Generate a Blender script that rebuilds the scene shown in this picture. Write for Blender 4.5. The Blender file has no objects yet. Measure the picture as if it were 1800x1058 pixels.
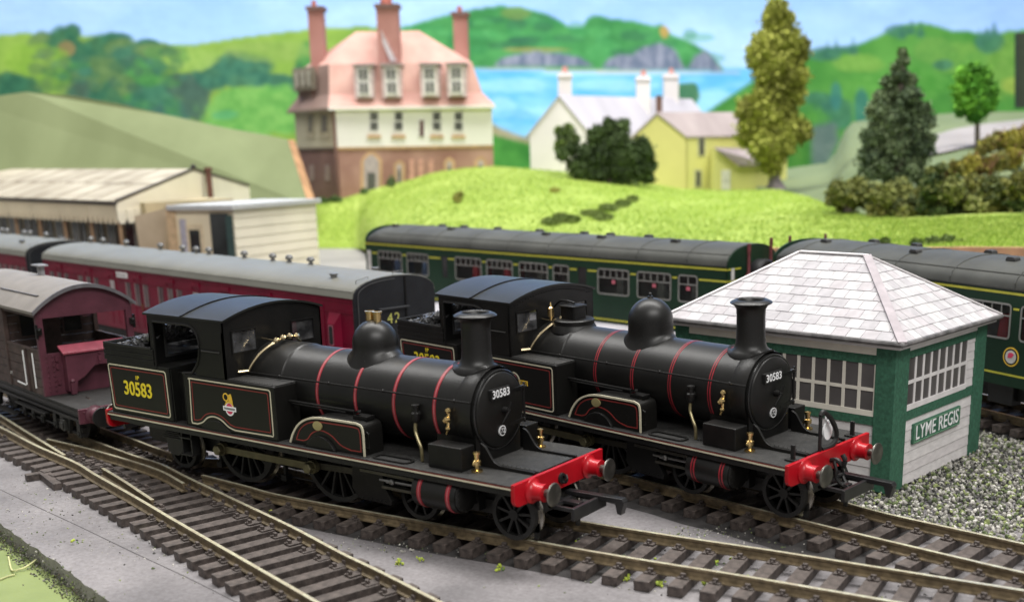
import bpy, bmesh, math, random
import mathutils
from mathutils import Vector, Matrix, noise
random.seed(7)
PI = math.pi
# everything is written in millimetres of the real (small) layout; 1 Blender unit = 1 cm
S = 0.1
scene = bpy.context.scene
# ------------------------------------------------------------------ camera
CAM = dict(c=(140.464, -205.027, 87.565), yaw=2.165712, pitch=-0.247706, roll=-0.015713, f=1973.79, px=995.973, py=759.714)
_cy, _sy = math.cos(CAM['yaw']), math.sin(CAM['yaw']); _cp, _sp = math.cos(CAM['pitch']), math.sin(CAM['pitch'])
CF = Vector((_cy*_cp, _sy*_cp, _sp)); _r0 = Vector((_sy, -_cy, 0)); _u0 = _r0.cross(CF)
CR = _r0*math.cos(CAM['roll']) + _u0*math.sin(CAM['roll']); CU = _u0*math.cos(CAM['roll']) - _r0*math.sin(CAM['roll'])
CC = Vector(CAM['c'])
HF = Vector((_cy, _sy, 0)); HR = Vector((_sy, -_cy, 0))      # horizontal forward / right
cam = bpy.data.cameras.new('camera'); camo = bpy.data.objects.new('camera', cam)
scene.collection.objects.link(camo); scene.camera = camo
cam.sensor_width = 36; cam.lens = CAM['f']/1800*36
cam.shift_x = -(CAM['px']-900)/1800; cam.shift_y = (CAM['py']-529)/1800
cam.clip_start = 0.5; cam.clip_end = 2000
mw = Matrix.Identity(4)
for i, v in enumerate((CR, CU, -CF)):
    for j in range(3): mw[j][i] = v[j]
mw.translation = CC*S
camo.matrix_world = mw
cam.dof.use_dof = True; cam.dof.focus_distance = 29.5; cam.dof.aperture_fstop = cam.lens*1e-3/0.20
scene.render.resolution_x = 1024; scene.render.resolution_y = 601
# ------------------------------------------------------------------ room light (indoors: ceiling panels, pale room)
w = bpy.data.worlds.new('World'); scene.world = w; w.use_nodes = True
wb = w.node_tree.nodes['Background']; wb.inputs[0].default_value = (1.0, 0.98, 0.95, 1); wb.inputs[1].default_value = 0.30
def area(name, loc, target, sx, sy, watts, col):
    l = bpy.data.lights.new(name, 'AREA'); l.shape = 'RECTANGLE'; l.size = sx*S; l.size_y = sy*S; l.energy = watts; l.color = col
    o = bpy.data.objects.new(name, l); scene.collection.objects.link(o); o.location = Vector(loc)*S
    o.rotation_euler = (Vector(target)-Vector(loc)).to_track_quat('-Z', 'Y').to_euler(); return o
area('ceiling_light', (-100, 330, 1400), (-20, 60, 0), 1500, 260, 95000, (1, .975, .94))
area('ceiling_light', (750, -560, 1050), (60, 100, 0), 1000, 260, 120000, (1, .98, .95))
area('ceiling_light', (-330, 300, 1300), (-620, 1000, 60), 2000, 300, 330000, (1, .985, .96))
scene.view_settings.view_transform = 'Standard'; scene.view_settings.look = 'None'
scene.view_settings.exposure = 0.14; scene.view_settings.gamma = 1
try: scene.cycles.max_bounces = 6
except Exception: pass

# ------------------------------------------------------------------ pixel -> place helpers (1800 px wide picture)
def ray(px, py): return CF + CR*((px-CAM['px'])/CAM['f']) - CU*((py-CAM['py'])/CAM['f'])
def gp(px, py, z=0.6):
    d = ray(px, py); return CC + d*((z-CC.z)/d.z)
def at(px, py, depth):
    d = ray(px, py); return CC + d*(depth/d.dot(HF))

# ------------------------------------------------------------------ materials
MATS = {}
def mat(name, col, rough=.5, metal=0, var=.12, nscale=3.0, bump=.0, bscale=20.0, spec=.5, col2=None, trans=0, detail=4, coat=0, sc=(1,1,1)):
    if name in MATS: return MATS[name]
    m = bpy.data.materials.new(name); m.use_nodes = True; MATS[name] = m
    nt = m.node_tree; b = nt.nodes['Principled BSDF']; L = nt.links.new
    b.inputs['Roughness'].default_value = rough; b.inputs['Metallic'].default_value = metal
    b.inputs['Specular IOR Level'].default_value = spec
    b.inputs['Transmission Weight'].default_value = trans; b.inputs['Coat Weight'].default_value = coat
    tc = nt.nodes.new('ShaderNodeTexCoord'); mp = nt.nodes.new('ShaderNodeMapping'); L(tc.outputs['Object'], mp.inputs[0]); mp.inputs['Scale'].default_value = sc
    n = nt.nodes.new('ShaderNodeTexNoise'); n.inputs['Scale'].default_value = nscale; n.inputs['Detail'].default_value = detail; L(mp.outputs[0], n.inputs['Vector'])
    cr = nt.nodes.new('ShaderNodeValToRGB'); L(n.outputs[0], cr.inputs[0])
    c2 = col2 or tuple(min(1, c*(1+var*2)) for c in col); c1 = col if col2 else tuple(c*(1-var) for c in col)
    cr.color_ramp.elements[0].position = .35; cr.color_ramp.elements[1].position = .68
    cr.color_ramp.elements[0].color = (*c1, 1); cr.color_ramp.elements[1].color = (*c2, 1)
    L(cr.outputs[0], b.inputs['Base Color'])
    if bump:
        n2 = nt.nodes.new('ShaderNodeTexNoise'); n2.inputs['Scale'].default_value = bscale; n2.inputs['Detail'].default_value = 5; L(mp.outputs[0], n2.inputs['Vector'])
        bp = nt.nodes.new('ShaderNodeBump'); bp.inputs['Strength'].default_value = bump; bp.inputs['Distance'].default_value = .02
        L(n2.outputs[0], bp.inputs['Height']); L(bp.outputs[0], b.inputs['Normal'])
    return m
black = mat('black_plastic', (.0042,.0042,.0042), .42, spec=.32, var=.25, nscale=2, bump=.12, bscale=60, col2=(.009,.0085,.008))
boilerm = mat('boiler_black', (.0052,.0051,.0048), .40, spec=.42, var=.2, nscale=1.5, bump=.05, bscale=30, col2=(.0095,.0092,.0085))
blackp = mat('black_panel', (.0065,.0063,.0056), .42, spec=.34, var=.1, nscale=1, bump=.05, bscale=40)
roofm = mat('cab_roof_paint', (.014,.0145,.013), .40, var=.2, nscale=1, bump=.03, bscale=20, spec=.38)
dark = mat('dark_chassis', (.006,.006,.006), .5, var=.3, nscale=3)
deckm = mat('deck_black', (.010,.0098,.0095), .6, var=.4, nscale=8, bump=.25, bscale=60)
wheelm = mat('wheel_black', (.015,.015,.0145), .5, var=.2)
tyrem = mat('bright_steel', (.42,.40,.36), .25, 1, var=.2)
bufm = mat('buffer_steel', (.16,.155,.14), .38, .9, var=.3)
brass = mat('brass', (.75,.55,.25), .22, 1, var=.1)
pipe = mat('copper_pipe', (.80,.66,.42), .25, 1, var=.1)
rodm = mat('rod_olive', (.15,.135,.075), .45, .5, var=.15)
red = mat('beam_red', (.40,.004,.011), .33, var=.06, bump=.03)
lred = mat('lining_red', (.22,.025,.022), .5, var=.1)
bred = mat('band_red', (.27,.018,.028), .45, var=.1)
bpale = mat('band_pale', (.38,.10,.11), .45, var=.1)
cream = mat('lining_cream', (.60,.56,.42), .5, var=.05)
yellow = mat('number_yellow', (.85,.68,.03), .5, var=.05)
white = mat('print_white', (.88,.89,.90), .5, var=.05)
coalm = mat('coal', (.016,.016,.017), .33, var=.5, nscale=10, bump=.4, bscale=40, col2=(.14,.14,.145))  # pale grey mottling painted in for the highlights on the lumps
glass = mat('clear_glazing', (.05,.055,.055), .08, var=.1, spec=.6)
glass.node_tree.nodes['Principled BSDF'].inputs['Alpha'].default_value = .16
cabglass = mat('cab_glazing', (.03,.03,.032), .12, nscale=1.6, col2=(.17,.17,.175), detail=3); cabglass.node_tree.nodes['Principled BSDF'].inputs['Alpha'].default_value = .62  # mottled grey painted into the panes stands for their reflections
maroon = mat('coach_maroon', (.165,.005,.024), .42, spec=.2, var=.12, nscale=.8, bump=.02)
vanmar = mat('van_maroon', (.090,.024,.038), .5, var=.12, nscale=2, bump=.1, bscale=40)
vanbrown = mat('van_brown', (.062,.040,.035), .6, var=.25, nscale=3, bump=.15, bscale=40)
cgrey = mat('coach_roof_grey', (.17,.168,.142), .45, var=.05, nscale=.6, bump=.03)
vgrey = mat('van_roof_grey', (.22,.20,.18), .6, var=.06, nscale=2, bump=.08)
green = mat('dmu_green', (.010,.032,.017), .4, spec=.25, var=.1, nscale=.7)
dmuroof = mat('dmu_roof', (.050,.052,.046), .62, spec=.35, var=.22, nscale=.5, bump=.04)
lime = mat('lining_lime', (.50,.48,.05), .5, var=.06)
alu = mat('window_frame_grey', (.27,.27,.25), .4, .3, var=.08)
inter = mat('interior_dark', (.09,.09,.075), .7, var=.6, nscale=.35, col2=(.28,.28,.22))
seatr = mat('seat_red', (.35,.02,.03), .6, var=.15)
seatb = mat('seat_blue', (.10,.17,.30), .6, var=.15)
exm = mat('exhaust_maroon', (.14,.03,.035), .5, var=.15)
dkglass = mat('dark_window', (.018,.02,.02), .12, var=.3, nscale=.5, col2=(.05,.055,.055))
sleeperm = mat('sleeper_plastic', (.036,.028,.025), .62, var=.3, nscale=5, bump=.4, bscale=18, col2=(.105,.083,.074))
railm = mat('rail_side', (.16,.122,.072), .5, .2, var=.25, nscale=6, bump=.1, bscale=20)
railtop = mat('rail_top', (.86,.76,.56), .3, .55, var=.15, nscale=8)
sgreen = mat('box_green', (.036,.122,.075), .75, var=.18, nscale=12, bump=.25, bscale=40)
swhite = mat('box_white', (.74,.71,.71), .7, var=.05, nscale=2, bump=.08, bscale=30)
scream = mat('box_cream', (.78,.74,.65), .7, var=.05, nscale=2, bump=.06)
sdark = mat('box_window_grey', (.085,.078,.078), .35, var=.3, nscale=.7, col2=(.135,.125,.125))
sgut = mat('gutter_grey', (.12,.115,.115), .6, var=.35, nscale=3)
siding = [mat('plank_%d' % i, c, .75, var=.06, nscale=3, bump=.1, bscale=25, sc=(1,1,3)) for i, c in enumerate([(.68,.65,.65),(.65,.615,.62),(.71,.68,.68)])]
slates = [mat('slate_%d' % i, c, .85, spec=.25, var=.06, nscale=4, bump=.15, bscale=18, detail=6) for i, c in enumerate([(.48,.47,.48),(.42,.405,.42),(.52,.51,.515),(.45,.425,.44)])]
hipm = mat('hip_lilac', (.38,.34,.36), .7, var=.08)
cardedge = mat('card_brown', (.48,.27,.15), .8, var=.15, nscale=1)

def dust(m, amount=.5, thr=.66, up=.25, col=(.16,.155,.145)):
    """fine settled dust: pale specks everywhere and a faint film on upward faces"""
    nt = m.node_tree; b = nt.nodes['Principled BSDF']; src = b.inputs['Base Color'].links[0].from_socket; L = nt.links.new
    tc = nt.nodes.new('ShaderNodeTexCoord'); n = nt.nodes.new('ShaderNodeTexNoise'); n.inputs['Scale'].default_value = 38; n.inputs['Detail'].default_value = 3; L(tc.outputs['Object'], n.inputs['Vector'])
    r = nt.nodes.new('ShaderNodeValToRGB'); r.color_ramp.elements[0].position = thr; r.color_ramp.elements[1].position = thr+.05; r.color_ramp.elements[1].color = (amount,)*3+(1,); r.color_ramp.elements[0].color = (0,0,0,1); L(n.outputs[0], r.inputs[0])
    g = nt.nodes.new('ShaderNodeNewGeometry'); sx = nt.nodes.new('ShaderNodeSeparateXYZ'); L(g.outputs['Normal'], sx.inputs[0])
    n2 = nt.nodes.new('ShaderNodeTexNoise'); n2.inputs['Scale'].default_value = 4; n2.inputs['Detail'].default_value = 8; L(tc.outputs['Object'], n2.inputs['Vector'])
    mm = nt.nodes.new('ShaderNodeMath'); mm.operation = 'MULTIPLY'; mm.use_clamp = True; L(sx.outputs[2], mm.inputs[0]); L(n2.outputs[0], mm.inputs[1])
    m2 = nt.nodes.new('ShaderNodeMath'); m2.operation = 'MULTIPLY_ADD'; m2.use_clamp = True; L(mm.outputs[0], m2.inputs[0]); m2.inputs[1].default_value = up; L(r.outputs[0], m2.inputs[2])
    mx = nt.nodes.new('ShaderNodeMix'); mx.data_type = 'RGBA'; L(m2.outputs[0], mx.inputs[0]); L(src, mx.inputs[6]); mx.inputs[7].default_value = (*col,1); L(mx.outputs[2], b.inputs['Base Color'])
for m_ in (black, boilerm, blackp): dust(m_, .35, .69, .06)
dust(deckm, .6, .64, .12); dust(dark, .3, .68, .1); dust(dmuroof, .4, .68, .1); dust(vgrey, .3, .68, .05, (.12,.11,.10)); dust(sleeperm, .6, .62, .22, (.20,.17,.15)); dust(vanbrown, .4, .66, .1)
# ------------------------------------------------------------------ objects
def link(o):
    scene.collection.objects.link(o); return o
def empty(name, loc=(0,0,0), rz=0, parent=None, label=None, cat=None, group=None, rot=None):
    o = bpy.data.objects.new(name, None); link(o); o.location = Vector(loc)*S; o.rotation_euler = rot or (0,0,rz); o.empty_display_size = .3
    if parent: o.parent = parent
    if label: o['label'] = label
    if cat: o['category'] = cat
    if group: o['group'] = group
    return o
def tag(o, label=None, cat=None, group=None, kind=None):
    if label: o['label'] = label
    if cat: o['category'] = cat
    if group: o['group'] = group
    if kind: o['kind'] = kind
    return o
class MB:
    def __init__(s): s.v = []; s.f = []; s.mi = []; s.m = 0
    def add(s, vs, fs):
        n = len(s.v); s.v += [tuple(v) for v in vs]; s.f += [tuple(i+n for i in f) for f in fs]; s.mi += [s.m]*len(fs); return s
    def box(s, x0, x1, y0, y1, z0, z1):
        v = [(x,y,z) for z in (z0,z1) for y in (y0,y1) for x in (x0,x1)]
        return s.add(v, [(0,2,3,1),(4,5,7,6),(0,1,5,4),(2,6,7,3),(0,4,6,2),(1,3,7,5)])
    def prism(s, poly, ax, a, b):
        """2-D outline extruded along axis ax (0: poly=(y,z); 1: poly=(x,z); 2: poly=(x,y))"""
        n = len(poly)
        def P(p, t): return (t,p[0],p[1]) if ax == 0 else (p[0],t,p[1]) if ax == 1 else (p[0],p[1],t)
        v = [P(p,a) for p in poly] + [P(p,b) for p in poly]
        return s.add(v, [tuple(range(n)), tuple(range(2*n-1, n-1, -1))] + [(i, i+n, (i+1)%n+n, (i+1)%n) for i in range(n)])
    def lathe(s, prof, c, ax=2, n=24, cap=True):
        """prof: list of (radius, position along the axis)"""
        vs = []; fs = []
        for r, t in prof:
            for k in range(n):
                a = 2*PI*k/n; p, q = r*math.cos(a), r*math.sin(a)
                vs.append((c[0]+t, c[1]+p, c[2]+q) if ax == 0 else (c[0]+p, c[1]+t, c[2]+q) if ax == 1 else (c[0]+p, c[1]+q, c[2]+t))
        for i in range(len(prof)-1):
            for k in range(n):
                k2 = (k+1) % n; fs.append((i*n+k, i*n+k2, (i+1)*n+k2, (i+1)*n+k))
        if cap: fs.append(tuple(range(n))[::-1]); fs.append(tuple((len(prof)-1)*n+k for k in range(n)))
        return s.add(vs, fs)
    def tube(s, pts, r, n=8, closed=False):
        pts = [Vector(p) for p in pts]; vs = []; fs = []; m = len(pts)
        for i, p in enumerate(pts):
            a = pts[(i-1) % m] if (i or closed) else p; b = pts[(i+1) % m] if (i < m-1 or closed) else p
            d = (b-a).normalized(); u = d.cross(Vector((0,0,1)))
            if u.length < .05: u = d.cross(Vector((1,0,0)))
            u.normalize(); w_ = d.cross(u); rr = r[i] if isinstance(r, (list,tuple)) else r
            for k in range(n): vs.append(p + u*rr*math.cos(2*PI*k/n) + w_*rr*math.sin(2*PI*k/n))
        for i in range(m if closed else m-1):
            j = (i+1) % m
            for k in range(n): k2 = (k+1) % n; fs.append((i*n+k, i*n+k2, j*n+k2, j*n+k))
        if not closed: fs.append(tuple(range(n))[::-1]); fs.append(tuple((m-1)*n+k for k in range(n)))
        return s.add(vs, fs)
    def bar(s, p, q, w_, h, up=(0,0,1)):
        """straight bar from p to q, w_ wide, h high"""
        p = Vector(p); q = Vector(q); d = (q-p).normalized(); u = d.cross(Vector(up)).normalized(); z = u.cross(d)
        v = [c + u*(a*w_/2) + z*(b*h/2) for c in (p,q) for b in (-1,1) for a in (-1,1)]
        return s.add(v, [(0,1,3,2),(4,6,7,5),(0,4,5,1),(2,3,7,6),(0,2,6,4),(1,5,7,3)])
    def ball(s, c, r, n=12, sz=1):
        m = n//2; return s.lathe([(max(r*math.sin(PI*i/m), 1e-4), -r*sz*math.cos(PI*i/m)) for i in range(m+1)], c, 2, n, False)
    def strip(s, pts, w_, nrm, h=.05, closed=True):
        """flat painted line of width w_ along pts, standing h proud along nrm"""
        pts = [Vector(p) for p in pts]; N = Vector(nrm).normalized(); m = len(pts); vs = []; fs = []
        for i, p in enumerate(pts):
            a = pts[(i-1) % m] if (i or closed) else p; b = pts[(i+1) % m] if (i < m-1 or closed) else p
            d1 = (p-a); d2 = (b-p)
            if d1.length < 1e-6: d1 = d2
            if d2.length < 1e-6: d2 = d1
            d = (d1.normalized()+d2.normalized()).normalized(); t = N.cross(d); k = 1/max(.4, d.dot(d1.normalized()))
            vs += [p + t*(w_/2*k), p - t*(w_/2*k), p + t*(w_/2*k) + N*h, p - t*(w_/2*k) + N*h]
        for i in range(m if closed else m-1):
            j = (i+1) % m; a = i*4; b = j*4
            fs += [(a+2, a+3, b+3, b+2), (a, a+2, b+2, b), (a+1, b+1, b+3, a+3)]
        return s.add(vs, fs)
    def build(s, name, m, parent=None, smooth=False, bevel=0, label=None, angle=35):
        me = bpy.data.meshes.new(name); me.from_pydata([(x*S, y*S, z*S) for x,y,z in s.v], [], s.f)
        ms = m if isinstance(m, (list,tuple)) else [m]
        for k in ms: me.materials.append(k)
        if len(ms) > 1: me.polygons.foreach_set('material_index', s.mi)
        bm = bmesh.new(); bm.from_mesh(me); bmesh.ops.recalc_face_normals(bm, faces=bm.faces)
        if smooth:
            for f in bm.faces: f.smooth = True
            for e in bm.edges:
                if len(e.link_faces) == 2 and e.calc_face_angle(0) > math.radians(angle): e.smooth = False
        bm.to_mesh(me); bm.free()
        o = bpy.data.objects.new(name, me); link(o)
        if parent: o.parent = parent
        if bevel:
            bv = o.modifiers.new('b', 'BEVEL'); bv.width = bevel*S; bv.segments = 2; bv.limit_method = 'ANGLE'; bv.angle_limit = math.radians(40)
        if label: o['label'] = label
        return o
def inst(o, loc=(0,0,0), rot=None, parent=None, name=None, mats=None):
    c = o.copy(); link(c)
    if name: c.name = name
    c.location = Vector(loc)*S
    if rot: c.rotation_euler = rot
    if parent: c.parent = parent
    return c
def text(name, body, m, parent, loc, size, rot, bold=0, ext=.03, align='CENTER', xs=1.0, label=None, space=1.0):
    cu = bpy.data.curves.new(name, 'FONT'); cu.body = body; cu.size = size*S; cu.align_x = align; cu.align_y = 'CENTER'; cu.extrude = ext*S; cu.offset = bold*S
    cu.space_character = space; cu.resolution_u = 3
    t = bpy.data.objects.new(name, cu); me = bpy.data.meshes.new_from_object(t); bpy.data.objects.remove(t); bpy.data.curves.remove(cu)
    me.materials.clear(); me.materials.append(m)
    o = bpy.data.objects.new(name, me); link(o); o.parent = parent; o.location = Vector(loc)*S; o.rotation_euler = rot; o.scale = (xs,1,1)
    if label: o['label'] = label
    return o
def roundpoly(pts, r, n=5):
    """closed 2-D polygon with every corner rounded (r may be a list)"""
    out = []; m = len(pts)
    for i, p in enumerate(pts):
        rr = r[i] if isinstance(r, (list,tuple)) else r
        P = Vector(p); A = Vector(pts[i-1]); B = Vector(pts[(i+1) % m])
        if rr <= 0: out.append(tuple(P)); continue
        u = (A-P).normalized(); v = (B-P).normalized(); a = P+u*rr; b = P+v*rr
        for k in range(n+1):
            t = k/n; q = a*(1-t)**2 + P*2*t*(1-t) + b*t*t; out.append(tuple(q))
    return out
def crv(pts, n=6):
    """open Catmull-Rom through points of any dimension"""
    P = [Vector(p) for p in pts]; P = [P[0]*2-P[1]] + P + [P[-1]*2-P[-2]]; out = []
    for i in range(1, len(P)-2):
        for k in range(n):
            t = k/n; a,b,c,d = P[i-1],P[i],P[i+1],P[i+2]
            out.append(.5*((2*b)+(c-a)*t+(2*a-5*b+4*c-d)*t*t+(3*b-3*c+d-a)*t**3))
    out.append(P[-2]); return out
# ================================================================== locomotive
def make_wheel(root, x, side, r, nsp, zc, crank=False, yout=10.0):
    """spoked wheel with a bright tyre, outer face at |y| = yout"""
    s = side; m = MB(); c = (x, 0, zc)
    def Y(a): return s*a
    y1, y0 = Y(yout), Y(yout-1.6)
    n = 28 if r > 8 else 22; ro = r; ri = r-1.25 if r > 8 else r-1.1
    lo, hi = sorted((y0, y1))
    m.lathe([(ri, lo), (ro, lo), (ro, hi-.15), (ro-.15, hi), (ri+.1, hi), (ri, hi-.1), (ri, lo)], c, 1, n, False)
    m.lathe([(1e-3, lo), (1.7 if r > 8 else 1.3, lo), (1.7 if r > 8 else 1.3, hi), (.9, hi+.01), (.8, hi+s*.3), (1e-3, hi+s*.3)], c, 1, 14, False)
    for k in range(nsp):
        a = 2*PI*k/nsp + .13
        p = (x+math.cos(a)*1.2, (lo+hi)/2, zc+math.sin(a)*1.2); q = (x+math.cos(a)*(ri+.1), (lo+hi)/2, zc+math.sin(a)*(ri+.1))
        m.bar(p, q, .62 if r > 8 else .6, 1.0, up=(0,1,0)) if False else m.bar(p, q, 1.0, .6, up=(-math.sin(a),0,math.cos(a)))
    if crank:
        a0, a1 = crank
        pts = []
        for k in range(9): a = a0+(a1-a0)*k/8; pts.append((x+math.cos(a)*(ri+.1), zc+math.sin(a)*(ri+.1)))
        m.prism(pts, 1, lo+.2, hi-.1)
    yb_ = Y(yout-2.6); bk_ = MB(); bk_.lathe([(1e-3, yb_),(r-.55, yb_),(r-.55, yb_-s*.2),(1e-3, yb_-s*.2)], c, 1, 24, False)
    o = m.build('wheel', wheelm, root, smooth=True); bk_.build('wheel_back', mat('wheel_back_black', (.002,.002,.002), .9, spec=.05), o)
    t = MB(); ya, yb = Y(yout-1.6), Y(yout-2.9); q0, q1 = sorted((ya, yb))
    if s < 0: prof = [(r-.6,q0),(r-.02,q0),(r-.02,q0+.6),(r+.75,q0+.8),(r+.85,q0+1.1),(r+.6,q1),(r-.6,q1)]
    else: prof = [(r-.6,q0),(r+.6,q0),(r+.85,q0+.25),(r+.75,q0+.5),(r-.02,q0+.8),(r-.02,q1),(r-.6,q1)]
    t.lathe(prof, c, 1, 32, False);
    t.build('tyre', tyrem, o, smooth=True)
    return o

def buffer(root, x, y, z, s, housing=None, r=2.7, L=6.1, base=red):
    m = MB()
    P = [(1e-3,0),(2.9,0),(2.9,.4),(2.45,.6),(2.1,.9),(1.95,1.3),(1.92,3.2),(2.05,3.3),(2.05,3.7),(1.5,3.75),(1e-3,3.75)]
    m.lathe([(a, s*t) for a, t in P], (x,y,z), 0, 20, False)
    o = m.build('buffer', base, root, smooth=True)
    h = MB(); h.lathe([(a, s*t) for a, t in [(.95,3.6),(.95,5.4),(1.0,5.5),(r-.15,5.6),(r,5.75),(r,5.95),(r-.15,L),(1e-3,L+.12)]], (x,y,z), 0, 22, False)
    h.build('buffer_head', bufm if base is red else dark, o, smooth=True)
    return o

def rline(poly3, w_, nrm, m, name, parent, h=.06, closed=True):
    k = MB(); k.strip(poly3, w_, nrm, h, closed); return k.build(name, m, parent)

def make_loco(root, var):
    A = var == 'A'
    ZF = 16.4
    # ---- frames and footplate
    m = MB(); m.box(-145.3, -1, -18, 18, 15.5, ZF); m.build('footplate', deckm, root, bevel=.12)
    m = MB(); m.box(-145, -1.2, -17.6, -17.0, 13.9, 15.45); m.box(-145, -1.2, 17.0, 17.6, 13.9, 15.45); m.build('valance', dark, root)
    m = MB()
    for s in (-1, 1): m.box(-145.4, -1.05, *sorted((s*17.98, s*18.10)), 15.45, 15.85)
    m.build('lining_strip', cream, root)
    m = MB()
    for s in (-1, 1): m.box(-145.4, -1.05, *sorted((s*17.98, s*18.08)), 15.87, 16.15)
    m.build('lining_strip', mat('lining_dark_red', (.13,.016,.012), .5), root, label='thin dark red line along the footplate edge')
    m = MB(); m.box(-143, -12, -6, -5, 5.5, 15.5); m.box(-143, -12, 5, 6, 5.5, 15.5)
    for x in (-140,-118,-90,-75,-55,-42,-20,-13): m.box(x, x+1.2, -5, 5, 6, 15.4)
    m.box(-112, -52, -8.4, 8.4, 12.5, 15.4); m.box(-50, -14, -7.5, 7.5, 12, 15.4)
    m.build('frame', dark, root)
    # ---- buffer beams
    bb = roundpoly([(-18.1,16.75),(18.1,16.75),(18.1,11.4),(-18.1,11.4)], [.15,.15,2.2,2.2])
    m = MB(); m.prism(bb, 0, -1, 0); m.build('buffer_beam', red, root, bevel=.12)
    m = MB(); m.prism(bb, 0, -146.4, -145.4); m.build('buffer_beam', red, root, label='red rear buffer beam', bevel=.12)
    for y in (-11.5, 11.5):
        buffer(root, 0, y, 13.9, 1); buffer(root, -146.4, y, 13.9, -1)
    # ---- couplings
    def coupler(x0, s, z, hookend):
        m = MB()
        m.box(*sorted((x0-s*9, x0+s*8.5)), -1.1, 1.1, z-.4, z+.4)
        m.box(*sorted((x0+s*3, x0+s*4.2)), -5.5, 5.5, z-.45, z+.45)
        for y in (-5.5, 4.6): m.box(*sorted((x0+s*3.2, x0+s*10.5)), y, y+.9, z-.5, z+.5)
        m.box(*sorted((x0+s*10.2, x0+s*11.2)), -7.0, 6.6, z-1.9, z+1.1)
        m.prism([(x0+s*2, z+1.5), (x0+s*17.5, z+1.7), (x0+s*18, z+.9), (x0+s*17.2, z-2.2), (x0+s*16.2, z-2.0), (x0+s*15.6, z+.4), (x0+s*2, z+.5)], 1, 3.0 if s > 0 else -5.0, 5.0 if s > 0 else -3.0)
        m.box(*sorted((x0+s*7, x0+s*8)), -.4, .4, z-5.4, z)
        m.build('coupling', mat('coupling_black', (.016,.016,.017), .3, var=.2), root, bevel=.15)
    coupler(-3, 1, 8.6, True); coupler(-144, -1, 9.4, False)
    # ---- wheels
    ZW = 6.65
    for x in (-6.6, -34.8):
        for s in (-1, 1): make_wheel(root, x, s, 6.05, 9, ZW)
    for s in (-1, 1): make_wheel(root, -123.7, s, 6.05, 9, ZW)
    for x in (-97.0, -62.3):
        for s in (-1, 1): make_wheel(root, x, s, 11.6, 16, 12.2, crank=(-.9, .35))
    # bogie and trailing gear
    m = MB(); m.box(-40, -1.5, -5.5, 5.5, 6.5, 9.5); m.box(-24, -17, -9.3, 9.3, 5.6, 9.8)
    m.box(-30, -12, -6.8, -6.2, 4.6, 8); m.box(-30, -12, 6.2, 6.8, 4.6, 8); m.box(-1.8, -.8, -8.6, -7.6, 1.4, 11.4); m.box(-1.8, -.8, 7.6, 8.6, 1.4, 11.4)
    m.box(-4, -.8, -8.6, -7.8, 3, 6); m.build('bogie', dark, root)
    for s in (-1, 1):
        m = MB(); a, b = sorted((s*10.6, s*12.0))
        m.prism([(-128.6,15.3),(-118.4,15.3),(-119.4,10),(-119,5.4),(-127.6,5.4),(-127.9,10)], 1, a, b)
        a, b = sorted((s*12.0, s*12.7)); m.prism([(-126.6,12.5),(-120.6,12.5),(-120.2,6.6),(-122,5.0),(-125,5.0),(-126.8,6.6)], 1, a, b)
        for k in range(4): m.box(-128+k*.5, -119-k*.5, *sorted((s*12.7, s*13.2)), 9.9+k*.55, 10.3+k*.55)
        m.build('axlebox', mat('axlebox_black', (.02,.02,.018), .5), root, bevel=.15)
    # ---- motion
    for s in (-1, 1):
        m = MB(); ys = sorted((s*12.3, s*13.2))
        m.prism([(-102.6,10.75),(-68,10.75),(-68,8.85),(-102.6,8.85)], 1, *ys)
        for x in (-102.6, -68.0): m.lathe([(1.75, s*12.0),(1.75, s*13.5)], (x,0,9.8), 1, 16)
        o = m.build('coupling_rod', rodm, root, bevel=.1)
        for x in (-102.6, -68.0): k = MB(); k.lathe([(1.5, s*13.4),(1.5, s*15.0),(1.2, s*15.2)], (x,0,9.8), 1, 6); k.build('crank_pin', rodm, o, bevel=.08)
        m = MB(); m.bar((-67, s*11.6, 9.9), (-46, s*11.6, 10.6), .7, 1.7); m.build('connecting_rod', mat('rod_dark', (.05,.047,.035), .45, .4), root, bevel=.1)
        m = MB(); m.prism([(-53,15.4),(-43.4,15.4),(-43.2,11.5),(-42.6,8.5),(-40.6,5.2),(-40.8,4.1),(-51.6,4.3),(-53.6,6.8)], 1, *sorted((s*12.0, s*13.6)))
        for k in range(6): m.ball((-50+k*1.5, s*13.7, 4.9), .22, 6)
        m.build('motion_bracket', black, root, bevel=.12)
        m = MB(); m.box(-50, -31, *sorted((s*12.9, s*14.3)), 11.6, 12.4); m.box(-43, -31, *sorted((s*12.9, s*14.3)), 8.4, 9.1)
        m.build('slide_bar', mat('slide_steel', (.10,.095,.08), .35, .7), root, bevel=.08)
        m = MB(); m.tube([(-44, s*13.6, 10.3), (-31, s*13.6, 10.4)], .38, 8); m.ball((-39.8, s*13.8, 10.4), .9, 10); m.lathe([(.7, -41.6),(.7,-40.4)], (0, s*13.6, 10.35), 0, 10)
        m.build('piston_rod', mat('rod_steel', (.25,.25,.24), .3, .9), root, smooth=True)
        # cylinder, slightly proud of the frames
        m = MB(); c = (0, s*13.7, 10.5)
        m.lathe([(1e-3,-30.6),(3.4,-30.6),(4.25,-30.2),(4.3,-29.6),(4.3,-17.9),(4.1,-17.4)], c, 0, 30, False)
        m.lathe([(1e-3,-16.7),(3.4,-16.7),(3.9,-17.0),(3.95,-17.4)], c, 0, 30, False)
        m.box(-30, -17.5, *sorted((s*6, s*13.2)), 7.5, 15.4)
        for k in range(14): a = 2*PI*k/14; m.ball((-16.85, c[1]+3.5*math.cos(a), c[2]+3.5*math.sin(a)), .28, 6)
        o = m.build('cylinder', boilerm, root, smooth=True)
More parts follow.
